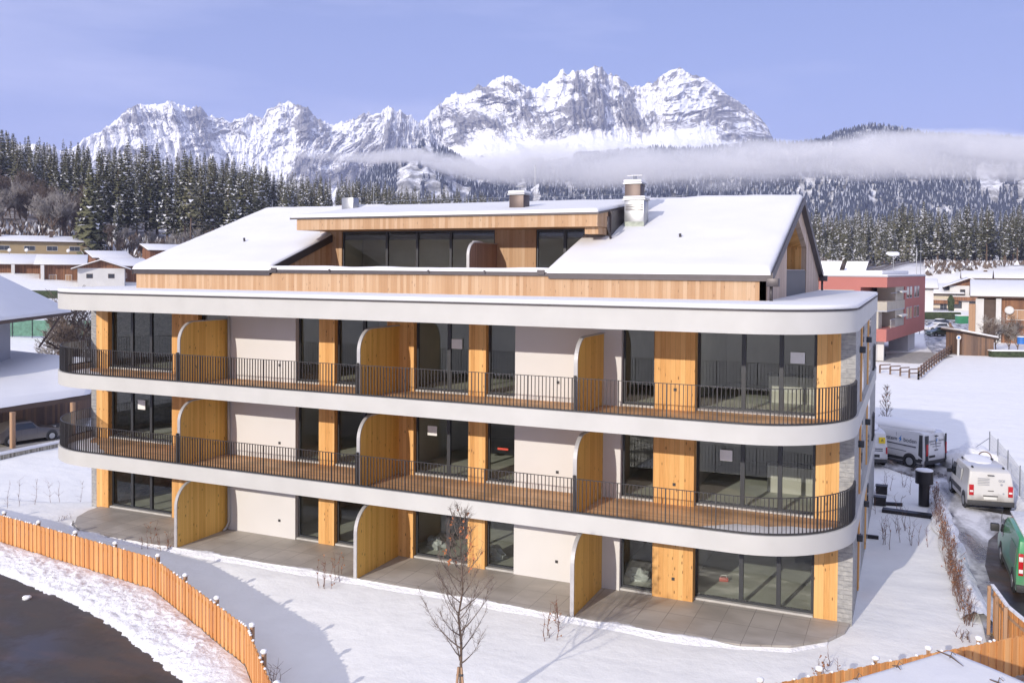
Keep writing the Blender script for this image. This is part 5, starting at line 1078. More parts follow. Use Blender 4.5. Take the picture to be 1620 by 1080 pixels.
def van_prof(L_, H_, low=.28, nose=1.0, hood=1.15, rake=.75):
    r = -L_/2; f = L_/2
    return [(r+.02, low), (r, low+.25), (r+.01, 1.0), (r+.06, H_*.8), (r+.12, H_-.10), (r+.28, H_-.01), (r+1.2, H_), (f-nose-rake-.5, H_), (f-nose-rake, H_-.06), (f-nose-.15, hood+.12), (f-nose+.1, hood), (f-.35, hood-.18), (f-.08, hood-.38), (f, .62), (f-.02, low+.06), (f-.1, low)]
WHITE = paint('white_van_paint', (.74, .74, .75)); WHITE2 = paint('dirty_white_paint', (.66, .65, .63), .5); GREENP = paint('green_van_paint', (.035, .30, .11), .3); SILVER = paint('silver_paint', (.09, .08, .075), .12); DGREEN = paint('dark_green_paint', (.05, .09, .06), .2); DBLUE = paint('dark_blue_paint', (.03, .04, .06), .2)
# lettered van
L_, W_, H_ = 5.0, 1.95, 1.95
RL = at(1463, 744, Z=-.02); d = Vector((-.83, .557)).normalized(); lf_ = Vector((-d.y, d.x)); c = Vector(RL[:2])+d*L_/2-lf_*W_/2
V = Veh('delivery_van', 'white delivery van with the lettering system boden and deep snow on its roof', 'van', (c.x, c.y, -.02), math.atan2(d.y, d.x), L_, W_, H_, van_prof(L_, H_), WHITE, 3.1, .33)
V.side(1, [(1.0, 1.08), (1.95, 1.08), (1.55, 1.62), (1.05, 1.68)], GLS, 'side_window'); V.side(-1, [(1.0, 1.08), (1.95, 1.08), (1.55, 1.62), (1.05, 1.68)], GLS, 'side_window')
V.side(1, [(-2.3, .33), (2.1, .33), (2.1, .5), (-2.3, .5)], TRIM, 'sill_trim'); V.seams(1, (-.75, .92, 1.98), .5, 1.75)
V.side(1, [(-2.36, .45), (-2.1, .45), (-2.1, 1.8), (-2.30, 1.8)], TRIM, 'rear_corner_panel'); V.rear(.68, .93, .45, 1.8, TRIM, 'rear_corner_panel'); V.rear(-.93, -.80, .45, 1.8, TRIM, 'rear_corner_panel')
V.rear(.72, .90, .75, 1.35, LRED, 'tail_light', .03); V.rear(-.92, -.82, .75, 1.35, LRED, 'tail_light', .03); V.rear(.1, .62, .62, .74, TRIM, 'number_plate_recess', .02); V.rear(-.12, .12, 1.72, 1.76, TRIM, 'brake_light', .05); V.rear(-.97, .97, .28, .48, TRIM, 'bumper', .08)
V.rear(-.14, .14, .98, 1.03, TRIM, 'door_handle', .03); V.rear(-.005, .005, .5, 1.8, TRIM, 'door_seam', .004)
yy = W_/2-V.ins(1.4)+.012
text(V.t, 'system', .31, (-1, 0, 0), (0, 0, 1), (-.40, yy, 1.42), DK); text(V.t, 'boden', .31, (-1, 0, 0), (0, 0, 1), (-1.60, yy, 1.42), DK)
text(V.t, 'system', .2, (0, -1, 0), (0, 0, 1), (-L_/2-.03, .42, 1.5), DK); text(V.t, 'boden', .2, (0, -1, 0), (0, 0, 1), (-L_/2-.03, -.42, 1.5), DK)
def bolt(V, P, s, fn):
    pts = [(-.25, -1), (.45, .15), (.05, .15), (.3, 1), (-.5, -.12), (-.08, -.12)]; q = [fn(a*s, b*s) for a, b in pts]; return q
b_pts = [(-.25, -1), (.3, .02), (.04, .1), (.3, 1), (-.35, -.02), (-.05, -.1)]
MB().extr([(-1.02-a*.25, yy-.002, 1.44+b*.2) for a, b in b_pts], (0, .006, 0)).build('bolt_emblem', BLUE, V.t); MB().extr([(-L_/2-.028, .0-a*.18, 1.52+b*.12) for a, b in b_pts], (-.006, 0, 0)).build('bolt_emblem', BLUE, V.t)
V.side(1, [(-1.95, 1.1), (.95, 1.16), (.95, 1.21), (-1.95, 1.15)], DK, 'printed_line', .007); V.side(1, [(-1.4, .82), (.5, .86), (.5, .885), (-1.4, .845)], DK, 'printed_line', .007); V.rear(-.45, .5, 1.32, 1.335, DK, 'printed_line', .018); V.rear(-.4, .3, 1.18, 1.195, DK, 'printed_line', .018)
MB().blob((-.3, 0, H_+.05), (2.15, .90, .36), 5, 0, 26, 8, .04).build('roof_snow', SNOW, V.t, smooth=True)
mb = MB().box(1.75, 1.95, 1.0, 1.28, 1.05, 1.32); mb.build('wing_mirror', TRIM, V.t, bev=.03)
# partly hidden van at the corner
RR = at(1404, 740, Z=-.02); d = Vector((-.20, .98)).normalized(); lf_ = Vector((-d.y, d.x)); c = Vector(RR[:2])+d*2.4+lf_*.95
V = Veh('delivery_van', 'white van half hidden by the building corner with a yellow sticker on its back door', 'van', (c.x, c.y, -.02), math.atan2(d.y, d.x), 4.8, 1.9, 1.9, van_prof(4.8, 1.9), WHITE, 3.0, .33)
V.rear(-.82, -.5, 1.3, 1.62, YEL, 'yellow_sticker', .02); V.rear(.1, .88, .75, 1.2, LRED, 'tail_light', .02) if False else V.rear(.7, .88, .75, 1.2, LRED, 'tail_light', .03); V.rear(-.93, -.86, .75, 1.1, LRED, 'tail_light', .03)
V.rear(-.55, -.05, .55, .7, TRIM, 'number_plate_recess', .02); V.rear(-.92, .92, .28, .45, TRIM, 'bumper', .08); V.rear(-.7, -.3, .98, 1.02, DK, 'printed_line', .015); V.rear(-.7, -.3, .88, .92, DK, 'printed_line', .015)
text(V.t, 'A', .2, (0, -1, 0), (0, 0, 1), (-2.43, -.66, 1.46), DK)
MB().blob((-.2, 0, 1.93), (2.0, .82, .16), 6, 0, 24, 8, .04).build('roof_snow', SNOW, V.t, smooth=True)
# small white van seen from behind
def by_wheels(fr, re_, wb, side_, W_, Z=-.02):
    a = Vector(at(*fr, Z=Z)[:2]); b = Vector(at(*re_, Z=Z)[:2]); d = (a-b).normalized(); l = Vector((-d.y, d.x)); return d, b-l*side_*W_/2
d, rw = by_wheels((1503, 777), (1524, 801), 2.75, 1, 1.85); L_, W_, H_ = 4.4, 1.85, 1.82; c = rw+d*(L_/2-.75)
V = Veh('small_van', 'small dirty white van with solid back door and red tail lights standing on the drive', 'van', (c.x, c.y, -.02), math.atan2(d.y, d.x), L_, W_, H_, van_prof(L_, H_, .3, .95, 1.1, .6), WHITE2, 2.75, .32, .13, .95, .75)
V.side(1, [(.35, 1.02), (1.35, 1.02), (1.0, 1.55), (.42, 1.6)], GLS, 'side_window'); V.side(1, [(-.75, 1.05), (.2, 1.05), (.2, 1.55), (-.65, 1.55)], plain('misted_glass', (.45, .46, .48), .2), 'covered_side_window'); V.side(1, [(-.9, .5), (1.0, .5), (1.0, .72), (-.9, .72)], TRIM, 'side_rub_strip'); V.seams(1, (-.85, .28, 1.4), .45, 1.6)
V.rear(.68, .86, .72, 1.18, LRED, 'tail_light', .035); V.rear(-.86, -.68, .72, 1.18, LRED, 'tail_light', .035); V.rear(.7, .84, .86, .94, LWH, 'reversing_lamp', .04); V.rear(-.84, -.7, .86, .94, LWH, 'reversing_lamp', .04)
V.rear(-.24, .28, .56, .68, PLATE, 'number_plate', .02); V.rear(-.92, .92, .3, .5, TRIM, 'bumper', .09); V.rear(-.28, .3, .70, .74, TRIM, 'plate_handle', .03); V.rear(-.13, .13, 1.60, 1.63, TRIM, 'brake_light', .06, x=-L_/2+.03); V.rear(-.12, .12, .93, .96, TRIM, 'door_handle', .02)
text(V.t, 'KB-482', .10, (0, -1, 0), (0, 0, 1), (-L_/2-.024, .02, .62), DK) if False else None
for k in range(5): V.rear(.05, .52, 1.18+k*.07, 1.20+k*.07, plain('grey_print', (.33, .34, .38), .6) if 'grey_print' not in MATS else MATS['grey_print'], 'printed_line', .006)
text(V.t, 'GCE', .13, (0, -1, 0), (0, 0, 1), (-L_/2-.008, -.42, 1.40), MATS['grey_print'], bold=.004); MB().tube([(-L_/2-.002, -.42, 1.24), (-L_/2-.01, -.42, 1.24)], .05, 12).build('round_emblem', MATS['grey_print'], V.t); MB().tube([(-L_/2-.002, -.5, .85), (-L_/2-.01, -.5, .85)], .04, 12).build('round_emblem', MATS['grey_print'], V.t)
for sx in (-1.6, .4):
    for sy in (-.62, .62): MB().blob((sx, sy, H_+.03), (.16, .05, .045), 3, 0, 8, 5, .05).build('roof_rail_foot', TRIM, V.t, smooth=True)
mb = MB().box(1.15, 1.3, .92, 1.12, .98, 1.15); mb.build('wing_mirror', TRIM, V.t, bev=.03)
MB().blob((.4, 0, H_), (1.2, .6, .05), 5, 0, 20, 6, .1).build('roof_snow', SNOW, V.t, smooth=True)
# green van
d, rw = by_wheels((1579, 880), (1601, 934), 3.1, 1, 1.95); L_, W_, H_ = 5.0, 1.95, 1.95; c = rw+d*(L_/2-.9)
V = Veh('green_van', 'green delivery van with snow on its roof cut by the right edge of the photograph', 'van', (c.x, c.y, -.02), math.atan2(d.y, d.x), L_, W_, H_, van_prof(L_, H_), GREENP, 3.1, .34)
V.side(1, [(1.0, 1.08), (1.95, 1.08), (1.55, 1.62), (1.05, 1.68)], GLS, 'side_window'); V.side(1, [(-2.1, .95), (-.8, .95), (-.8, 1.55), (-2.05, 1.55)], plain('dirty_green_panel', (.10, .16, .12), .4), 'side_panel', .004); V.seams(1, (-.7, .92, 1.98), .45, 1.75); V.side(1, [(-2.3, .33), (2.1, .33), (2.1, .45), (-2.3, .45)], TRIM, 'sill_trim')
V.rear(.78, .92, .8, 1.5, LRED, 'tail_light', .035); V.rear(.79, .91, 1.25, 1.4, LWH, 'indicator', .04); V.rear(.79, .91, .88, 1.0, LWH, 'reversing_lamp', .04); V.rear(-.92, -.78, .8, 1.5, LRED, 'tail_light', .035); V.rear(-.97, .97, .28, .5, TRIM, 'bumper', .08); V.rear(-.3, .3, .6, .72, PLATE, 'number_plate', .02)
text(V.t, 'V', .3, (0, -1, 0), (0, 0, 1), (-L_/2-.03, .35, 1.0), LWH); MB().box(1.75, 1.95, 1.0, 1.28, 1.05, 1.32).build('wing_mirror', TRIM, V.t, bev=.03)
o = MB().prism([(-2.3, -.74), (1.2, -.74), (1.2, .74), (-2.3, .74)], H_-.03, H_+.05); o.build('roof_snow', SNOWROUGH, V.t, bev=.03)
# snow heap and trailer wheel behind the small van
p = at(1545, 742, Z=0); o = MB().blob((0, 0, 0), (1.7, 1.3, .85), 4, 0, 26, 12, .10).build('snow_heap', SNOWROUGH, None, smooth=True, loc=(p.x, p.y+.5, .15)); tag(o, 'rounded heap of snow behind the small white van', 'snow heap')
p = at(1558, 722, Z=1.0); o = MB().tube([(math.cos(a)*.3, .02*math.sin(a), math.sin(a)*.3) for a in np.linspace(0, 6.283, 22)], .03, 6).build('wire_ring', GREYWOOD, None, loc=(p.x, p.y, .95)); tag(o, 'pale cable ring resting on the snow heap', 'cable ring')
# ------------------------------------------------ wire fence at the field edge
WIRE = glass_mat('wire_mesh', (.82, .83, .85), .5, 1.05, .06)
pts = [at(*q, Z=0) for q in ((1565, 731), (1578, 745), (1594, 766), (1613, 795), (1640, 836))]
p0 = pts[0]; t = thing('wire_fence', 'grey wire mesh fence with thin posts between the drive and the snowy field', 'wire fence', (p0.x, p0.y, -.05)); extra = at(1540, 744, Z=0)
for p in pts: MB().tube([(p.x-p0.x, p.y-p0.y, 0), (p.x-p0.x, p.y-p0.y, 1.75)], .03, 6).build('post', ZINC, t)
MB().tube([(extra.x-p0.x-1.2, extra.y-p0.y, .2), (0, 0, 1.4)], .02, 5).build('brace', ZINC, t)
wm = MB()
for a, b in zip(pts, pts[1:]):
    a2, b2 = a-p0, b-p0
    for k in range(9): z = .1+k*.19; wm.tube([(a2.x, a2.y, z), (b2.x, b2.y, z)], .0045, 3, 0, False)
    n = int((b2-a2).length/.1)
    for i in range(n): q = a2.lerp(b2, i/n); wm.tube([(q.x, q.y, .1), (q.x, q.y, 1.65)], .0035, 3, 0, False)
wm.build('mesh', ZINC, t)
# ================================================================== neighbouring houses
HWHITE = plain('house_white_render', (.60, .59, .57), .85, 0, .06, .5); HCREAM = plain('house_cream_render', (.62, .54, .42), .85, 0, .06, .5); OCHRE = plain('ochre_render', (.33, .25, .14), .85, 0, .06, .5)
REDR = plain('pink_red_render', (.40, .145, .12), .85, 0, .04, .4); GREYR = plain('grey_render', (.42, .42, .44), .85, 0, .04, .4); BEIGE = plain('beige_panel', (.42, .38, .31), .8, 0, .1, .8)
HGLASS = plain('house_window_glass', (.05, .055, .065), .1, 0, .1, 1, spec=.8); EAVEW = plain('eave_timber', (.09, .06, .045), .8, 0, .2, 1)
HEDGE = plain('evergreen_hedge', (.04, .055, .025), .9, 0, .5, 2.5, 5, .8)
def house(name, label, cat, px, depth, w, d, hw, rise, z=None, rot=0, wall=HWHITE, gable=OLDWOOD, over=.9, front='gable', wins=(), balcony=None, chim=(), group=None, snow=.22, ridge=.5, posts=()):
    """local frame: x to the right, -y towards the viewer; z0 ground; wins = (x, z, w, h[, mat])"""
    x, y = polar(px, depth); z = gz(x, y) if z is None else z
    t = thing(name, label, cat, (x, y, z), YAW+rot-.9*math.atan((px-810)/F), group)
    MB().box(-w/2, w/2, 0, d, -2, hw).build('wall', wall, t)
    th = .18
    if front == 'gable':
        MB().extr([(-w/2, .0, hw+.001), (w/2, .0, hw+.001), (0, 0, hw+rise*(w/2)/(w/2+over)+.0)], (0, d, 0)).build('gable', gable, t)
        k = rise/(w/2+over); zr = hw+k*w/2; r = MB(); s = MB()
        for sg in (-1, 1):
            xe = sg*(w/2+over); ze = zr-k*(w/2+over)
            r.extr([(0, -over, zr+.02), (0, -over, zr+.02+th), (xe, -over, ze+.02+th), (xe, -over, ze+.02)], (0, d+2*over, 0)); s.extr([(0, -over+.06, zr+.03+th), (0, -over+.06, zr+.03+th+snow), (xe*.985, -over+.06, ze+.03+th+snow*.9), (xe*.99, -over+.06, ze+.03+th)], (0, d+2*over-.12, 0))
    else:
        zr = hw+rise; k = rise/(d*ridge+over); r = MB(); s = MB(); yr = d*ridge
        zf_ = zr-k*(yr+over); kb_ = k*(yr+over)/(d-yr+over)
        MB().extr([(-w/2, 0, hw+.001), (-w/2, yr, zr-.02), (-w/2, d, hw+.001)], (w, 0, 0)).build('gable', gable, t)
        for y0, z0_, y1, z1_ in ((-over, zf_, yr, zr), (yr, zr, d+over, zf_)):
            r.extr([(-w/2-over, y0, z0_), (-w/2-over, y0, z0_+th), (-w/2-over, y1, z1_+th), (-w/2-over, y1, z1_)], (w+2*over, 0, 0)); s.extr([(-w/2-over+.06, y0+.04, z0_+th+.01), (-w/2-over+.06, y0+.02, z0_+th+snow*.9), (-w/2-over+.06, y1, z1_+th+snow), (-w/2-over+.06, y1, z1_+th+.01)], (w+2*over-.12, 0, 0))
    rf = r.build('roof', EAVEW, t); s.build('roof_snow', ROOFSNOW, rf, bev=.05)
    for wn in wins:
        xx, zz, ww, hh = wn[:4]; m = wn[4] if len(wn) > 4 else HGLASS
        f = MB().box(xx-ww/2-.08, xx+ww/2+.08, -.06, -.005, zz-.08, zz+hh+.08).build('window', HWHITE if wall is not HWHITE else EAVEW, t); MB().box(xx-ww/2, xx-.02, -.075, -.062, zz, zz+hh).box(xx+.02, xx+ww/2, -.075, -.062, zz, zz+hh).build('pane', m, f)
    if balcony:
        x0, x1, zb, m = balcony; b = MB().box(x0, x1, -1.2, -.01, zb, zb+.15); b.box(x0, x1, -1.24, -1.18, zb+.15, zb+1.0); b.build('balcony', m, t)
        MB().box(x0, x1, -1.28, -1.12, zb+1.0, zb+1.08).build('balcony_snow', SNOW, t)
    for xx in posts: MB().box(xx-.35, xx+.35, -over-.2, -.01, -2, hw+.1).build('pier', HWHITE, t)
    for (xx, yy, zz, hh) in chim:
        c = MB().box(xx-.45, xx+.45, yy-.35, yy+.35, zz-.8, zz+hh).build('chimney', EAVEW, rf); MB().box(xx-.52, xx+.52, yy-.42, yy+.42, zz+hh+.001, zz+hh+.2).build('chimney_snow', SNOW, c, bev=.06)
    return t
ZW = 5.4
house('long_house', 'long ochre house with a snowy roof and three chimneys below the left forest', 'house', 52, 252, 27.5, 10, 4.6, 1.6, z=zpx(60, 408, 250)-.2, wall=OCHRE, gable=OCHRE, over=1.1, front='eave', rot=.05,
      wins=[(x, 2.3, 2.6, 1.2) for x in (-12.5, -7.0, -.8, 4.8, 10.5)], chim=[(-8.2, 3.4, 6.4, 1.9), (4.6, 3.4, 6.2, 1.8), (11.4, 3.4, 6.0, 1.7)])
house('chalet', 'white chalet with a dark brown gable and two small windows left of the big building', 'chalet', 160, 196, 9.3, 9, 3.8, 2.0, z=zpx(165, 452, 196), wall=HWHITE, gable=OLDWOOD, over=1.3, wins=[(-2.3, 1.7, 1.1, .8), (2.0, 1.7, 1.1, .8)])
t = house('chalet', 'dark timber chalet with a white pier directly left of the white gabled chalet', 'chalet', 96, 203, 8.5, 9, 4.4, 2.2, z=zpx(95, 451, 203), wall=OLDWOOD, gable=OLDWOOD, over=1.2, front='eave', ridge=.9, posts=(-3.6,), wins=[(-1.6, 1.0, 1.4, 1.3, BEAM), (1.6, 1.0, 1.2, 1.3, BEAM)], balcony=(-3.9, 4.1, .0, OLDWOOD))
house('chalet', 'timber chalet with a long roof and two white piers at the left edge', 'chalet', 32, 207, 11.5, 9, 4.4, 2.1, z=zpx(40, 450, 205), wall=OLDWOOD, gable=OLDWOOD, over=1.2, front='eave', ridge=.9, posts=(-1.4, 4.6), wins=[(-3.4, 1.2, 1.6, 1.2, BEAM), (2.0, 1.2, 1.6, 1.2, BEAM)], balcony=(-5.6, 5.6, .0, OLDWOOD))
house('chalet', 'small dark chalet with a snowy mono roof just right of the white gabled chalet', 'chalet', 207, 212, 8, 8, 3.8, 1.8, z=zpx(205, 448, 212), wall=OLDWOOD, gable=OLDWOOD, over=1.2, front='eave', rot=.35, ridge=.85, wins=[(-1.6, 1.3, 1.2, 1.0, BEAM)])
house('chalet', 'low snowy roof directly behind the white gabled chalet', 'chalet', 178, 232, 8, 8, 3.0, 1.8, z=zpx(178, 428, 232), wall=OLDWOOD, gable=OLDWOOD, over=1.1, front='eave', rot=.3, ridge=.85)
house('chalet', 'snowy roof tucked against the left end of the big roof under the bare trees', 'chalet', 266, 236, 9, 7, 2.4, 1.6, z=zpx(266, 412, 236), wall=OLDWOOD, gable=OLDWOOD, over=1.0, front='eave', rot=.35, ridge=.85)
house('low_building', 'low flat snowy roof between the ochre house and the timber chalets', 'building', 60, 232, 26, 6, 1.6, .3, z=zpx(60, 425, 232), wall=HWHITE, gable=HWHITE, over=.4, front='eave')
for k, (px, py, dep) in enumerate(((15, 395, 231), (42, 395, 231), (108, 396, 231))):
    x, y = polar(px, dep); o = thing('satellite_dish', ['left', 'middle', 'right'][k]+'most of the three small snowy dishes on the low roof before the ochre house', 'satellite dish', (x, y, zpx(px, py+6, dep)-.2), YAW)
    MB().tube([(0, 0, 0), (0, 0, .9)], .06, 6).build('mast', ZINC, o); MB().tube([(0, -.05, 1.1), (0, -.12, 1.12)], [.5, .42], 16).build('dish', HWHITE, o, smooth=True)
x, y = polar(66, 150); o = MB().box(-3.4, 3.4, 0, 1.2, 0, 1.3).build('hedge', HEDGE, None, bev=.25, loc=(x, y, zpx(66, 472, 150))); o.rotation_euler = (0, 0, YAW); tag(o, 'dark evergreen hedge below the timber chalets at the left', 'hedge')
x, y = polar(70, 118); o = thing('windbreak_net', 'long green net fence glimpsed under the eave of the left house', 'net fence', (x, y, zpx(70, 532, 118)), YAW)
MB().box(-7, 6.5, 0, .04, 0, 2.1).build('net', plain('green_net', (.10, .22, .16), .7, 0, .3, 2), o)
for k in range(6): MB().tube([(-6.8+k*2.6, -.05, -.5), (-6.8+k*2.6, -.05, 2.2)], .05, 5).build('post', FRAME, o)
# house with the big snowy roof at the left edge
P0 = at(113, 494, Z=6.2); E0 = at(-60, 515, Z=6.2); V0 = at(0, 440, Z=9.2); u_ = (P0-E0); vv_ = (V0-P0)
hs = thing('white_house', 'pale rendered house with a wide sloping snow covered roof at the left edge', 'house', (P0.x, P0.y, -1.2)); zb = -1.2
a = P0-P0; b = (E0-P0); c = (E0-P0)+vv_*1.6; d_ = vv_*1.6; upz = Vector((0, 0, 1)); o0 = Vector((0, 0, P0.z-zb))
MB().extr([o0+q-upz*.25 for q in (a, b, c, d_)], (0, 0, .22)).build('roof', EAVEW, hs)
MB().extr([o0+q-upz*.02 for q in (a, b, c, d_)], (0, 0, .30)).build('roof_snow', ROOFSNOW, hs, bev=.1)
W0 = at(33, 540, Z=4.0); un = (E0-P0).normalized(); vn_ = Vector((vv_.x, vv_.y, 0)).normalized(); w0 = Vector((W0.x-P0.x, W0.y-P0.y, 0))+vn_*1.0
MB().extr([w0, w0+un*14, w0+un*14+vn_*9, w0+vn_*9], (0, 0, P0.z-zb-.2)).build('wall', GREYR, hs)
MB().tube([o0+un*2.6+Vector((0, 0, -.35)), o0+un*6+Vector((0, 0, -2.6))+vn_*.3], .09, 5).build('eave_strut', EAVEW, hs)
# carport with its car
A0 = at(-40, 652, Z=1.2); A1 = at(143, 624, Z=1.2); B0 = at(-30, 553, Z=2.5); B1 = at(160, 574, Z=2.5); cp = thing('carport', 'open carport with a thick snow roof on timber posts at the left edge', 'carport', (A1.x, A1.y, -1.35)); zb = -1.35
q = [Vector((p.x-A1.x, p.y-A1.y, p.z-zb)) for p in (A0, A1, B1, B0)]
MB().extr([v-upz*.30 for v in q], (0, 0, .28)).build('roof', EAVEW, cp)
n = 30; S1, S2 = np.meshgrid(np.linspace(0, 1, n), np.linspace(0, 1, n), indexing='ij'); Q = [np.array(v) for v in q]
PP = ((1-S1)*(1-S2))[..., None]*Q[0]+(S1*(1-S2))[..., None]*Q[1]+(S1*S2)[..., None]*Q[2]+((1-S1)*S2)[..., None]*Q[3]
ekk = np.minimum(np.minimum(S1*9, S2*8), np.minimum(9-S1*9, 8-S2*8)); PP[..., 2] += .02+.38*np.sqrt(np.clip(1-(1-np.clip(ekk/.35, 0, 1))**2, 0, 1))+.06*fbm(S1*3, S2*3, 3, 3)
o = npmesh('roof_snow', PP.reshape(-1, 3), gridq(n, n), [ROOFSNOW]); o.parent = cp
dA = (q[0]-q[1]); dA.z = 0; dA.normalize(); dB = (q[2]-q[1]); dB.z = 0; LB = dB.length; dB.normalize()
pp = at(20, 708, Z=-1.3); pl = Vector((pp.x-A1.x, pp.y-A1.y, 0))
for s in (0, -4.6, 4.8): b0 = pl+dA*s; MB().box(b0.x-.12, b0.x+.12, b0.y-.12, b0.y+.12, 0, 2.35).build('post', BEAM, cp)
for s in (0,): b0 = pl+dA*s; MB().tube([b0+Vector((0, 0, 1.5)), b0+dB*.9+Vector((0, 0, 2.2))], .07, 4).build('brace', BEAM, cp)
bw0 = pl+dB*(LB*.8); MB().extr([bw0-dA*7, bw0+dA*8, bw0+dA*8+dB*.2, bw0-dA*7+dB*.2], (0, 0, 2.6)).build('back_wall', GREYWOOD, cp)
fl = [pl-dB*.7-dA*5.2, pl-dB*.7+dA*8, pl+dB*LB*.8+dA*8, pl+dB*LB*.8-dA*5.2]; MB().prism([(v.x, v.y) for v in fl], -.3, .03).build('floor', CONCRETE, cp)
st_ = [pl-dB*1.5-dA*6.5, pl-dB*1.5+dA*9, pl-dB*.75+dA*9, pl-dB*.75-dA*6.5]; MB().prism([(v.x, v.y) for v in st_], -.6, -.05).build('kerb', CONC2, cp); MB().prism([(v.x, v.y) for v in st_], -.049, .08).build('kerb_snow', SNOWROUGH, cp, bev=.04)
def car_prof(L_, H_):
    r, f = -L_/2, L_/2
    return [(r+.05, .25), (r, .5), (r+.03, .85), (r+.35, .95), (r+.95, H_-.12), (r+1.5, H_), (r+2.3, H_-.01), (f-1.75, .98), (f-.9, .86), (f-.25, .72), (f, .5), (f-.03, .25)]
def car(name, label, loc, rz, mat, L_=4.5, W_=1.8, H_=1.45, wag=False, snow=True, group=None):
    pr = car_prof(L_, H_) if not wag else [(-L_/2+.05, .28), (-L_/2, .55), (-L_/2+.05, .95), (-L_/2+.3, H_-.08), (-L_/2+.8, H_), (L_/2-2.2, H_-.03), (L_/2-1.35, 1.02), (L_/2-.6, .92), (L_/2-.15, .8), (L_/2, .55), (L_/2-.03, .28)]
    V = Veh(name, label, 'car', loc, rz, L_, W_, H_, pr, mat, 2.65, .31, .20, .85, .9, group=group)
    r, f = -L_/2, L_/2
    for sy in (-1, 1):
        if wag: V.side(sy, [(r+.45, .98), (f-1.55, 1.0), (f-2.2, H_-.12), (r+.55, H_-.12)], GLS, 'side_windows')
        else: V.side(sy, [(r+.75, .95), (f-1.95, .98), (r+2.35, H_-.12), (r+1.35, H_-.10)], GLS, 'side_windows')
        V.seams(sy, (r+1.6, r+2.6), .35, .95)
    for sy in (-1, 1): MB().box(r-.015, r+.08, sy*(W_/2-.22)-.16, sy*(W_/2-.22)+.16, .72, .88).build('tail_light', LRED, V.t); MB().box(f-.12, f-.02, sy*(W_/2-.25)-.17, sy*(W_/2-.25)+.17, .58, .72).build('headlight', LWH, V.t)
    if snow: MB().blob(((r+1.9), 0, H_), (1.0, .62, .10), 3, 0, 18, 6, .06).build('roof_snow', SNOW, V.t, smooth=True)
    return V
fwh = at(88, 695, Z=-1.3); rwh = at(12, 706, Z=-1.3); d = Vector((fwh.x-rwh.x, fwh.y-rwh.y)).normalized(); l_ = Vector((-d.y, d.x)); cc_ = (Vector(fwh[:2])+Vector(rwh[:2]))/2+l_*.9
car('parked_car', 'silver car parked under the snowy carport at the left edge', (cc_.x, cc_.y, -1.31), math.atan2(d.y, d.x), SILVER, 4.5, 1.8, 1.45, snow=False)
# big leafless trees behind the left corner
bm_ = bare_mesh('old_tree_crown', 77, 13, .7, 5, 0, .38, up_=.12, minr=.03); bm2 = bare_mesh('old_tree_crown', 78, 13, .75, 5, 1, .34, up_=.1, minr=.028)
for k, (px, dep, me, h, lab) in enumerate(((124, 86, bm_, 11, 'dark old leafless tree beside the left corner of the big building'), (140, 88, bm2, 11.5, 'frosted leafless tree half hidden by the left corner of the big building'), (90, 98, bm2, 8.5, 'low spreading leafless tree seen between the left house and the building'), (102, 102, bm_, 10, 'thin leafless tree above the carport roof'))):
    x, y = polar(px, dep); o = bpy.data.objects.new('bare_tree', me); C.objects.link(o); o.location = (x, y, -1.3); s = h/13; o.scale = (s, s, s); o.rotation_euler = (0, 0, k*1.3); tag(o, lab, 'bare tree')
# ------------------------------------------------ the pink building
RC_ = at(1402, 545, Y=84); rx, ry = RC_.x, 84.0; e1 = at(1464, 435, Y=110); yaw_r = math.atan2(e1.y-ry, e1.x-rx)-math.pi/2
rb = thing('pink_building', 'three storey pink flat roofed building with white corner balconies and grey ground floor', 'apartment building', (rx, ry, 0), yaw_r)
LR = (Vector((e1.x, e1.y))-Vector((rx, ry))).length; LW = 13.5; zt0, zt1 = 2.3, 9.75    # right face runs along local +y, left face along local -x
MB().box(-LW, -2.9, 0, LR, zt0, zt1).box(-2.9, 0, 0, LR, 8.55, zt1).box(-2.9, 0, 0, 1.4, zt0, 3.75).box(-2.9, 0, 1.4, 11, zt0, 3.75).box(-2.9, 0, 11, LR, 3.75, 8.55).box(-2.9, 0, 11, LR, zt0, 3.749).build('wall', REDR, rb)
MB().box(-LW, -3.6, -.02, .0, 4.2, 8.2).build('balcony_recess', BEIGE, rb)
MB().box(-2.2, -.1, 5.6, 10.9, 3.76, 8.54).build('recess_wall', BEIGE, rb)
MB().box(-2.9, .02, -.02, 10.99, 5.9, 6.9).build('balcony_parapet', BEIGE, rb); MB().box(-2.2, .03, 0, 10.9, 5.75, 5.89).build('balcony_floor', GREYR, rb)
MB().box(-2.6, -.9, .02, 2.0, 3.76, 5.74).build('corner_screen', BEIGE, rb)
for k in range(9): MB().box(-3.6, -2.75, -.06, -.03, 3.9+k*.22, 4.0+k*.22).build('louvre', HWHITE, rb)
for zz in (4.75, 7.85): MB().tube([(0, 2.2, zz), (0, 10.9, zz)], .04, 5).build('balcony_rail', ZINC, rb)
for k in range(12): MB().box(-.02, .02, 2.2+k*.75, 2.26+k*.75, 3.75, 4.75).build('baluster', HWHITE, rb)
for zz in (5.2, 8.1): MB().extr([(-.1, 6.8, zz), (.45, 6.8, zz-.1), (.45, 6.8, zz-.28), (-.1, 6.8, zz-.05)], (0, 3.8, 0)).build('awning', HWHITE, rb)
for zz in (4.4, 7.0):
    for yy in (12.2, 14.4, 17.6, 19.8):
        if yy+1.5 < LR: f = MB().box(.0, .05, yy, yy+1.5, zz, zz+1.5).build('window', GREYR, rb); MB().box(.051, .06, yy+.1, yy+1.4, zz+.1, zz+1.4).build('pane', HGLASS, f)
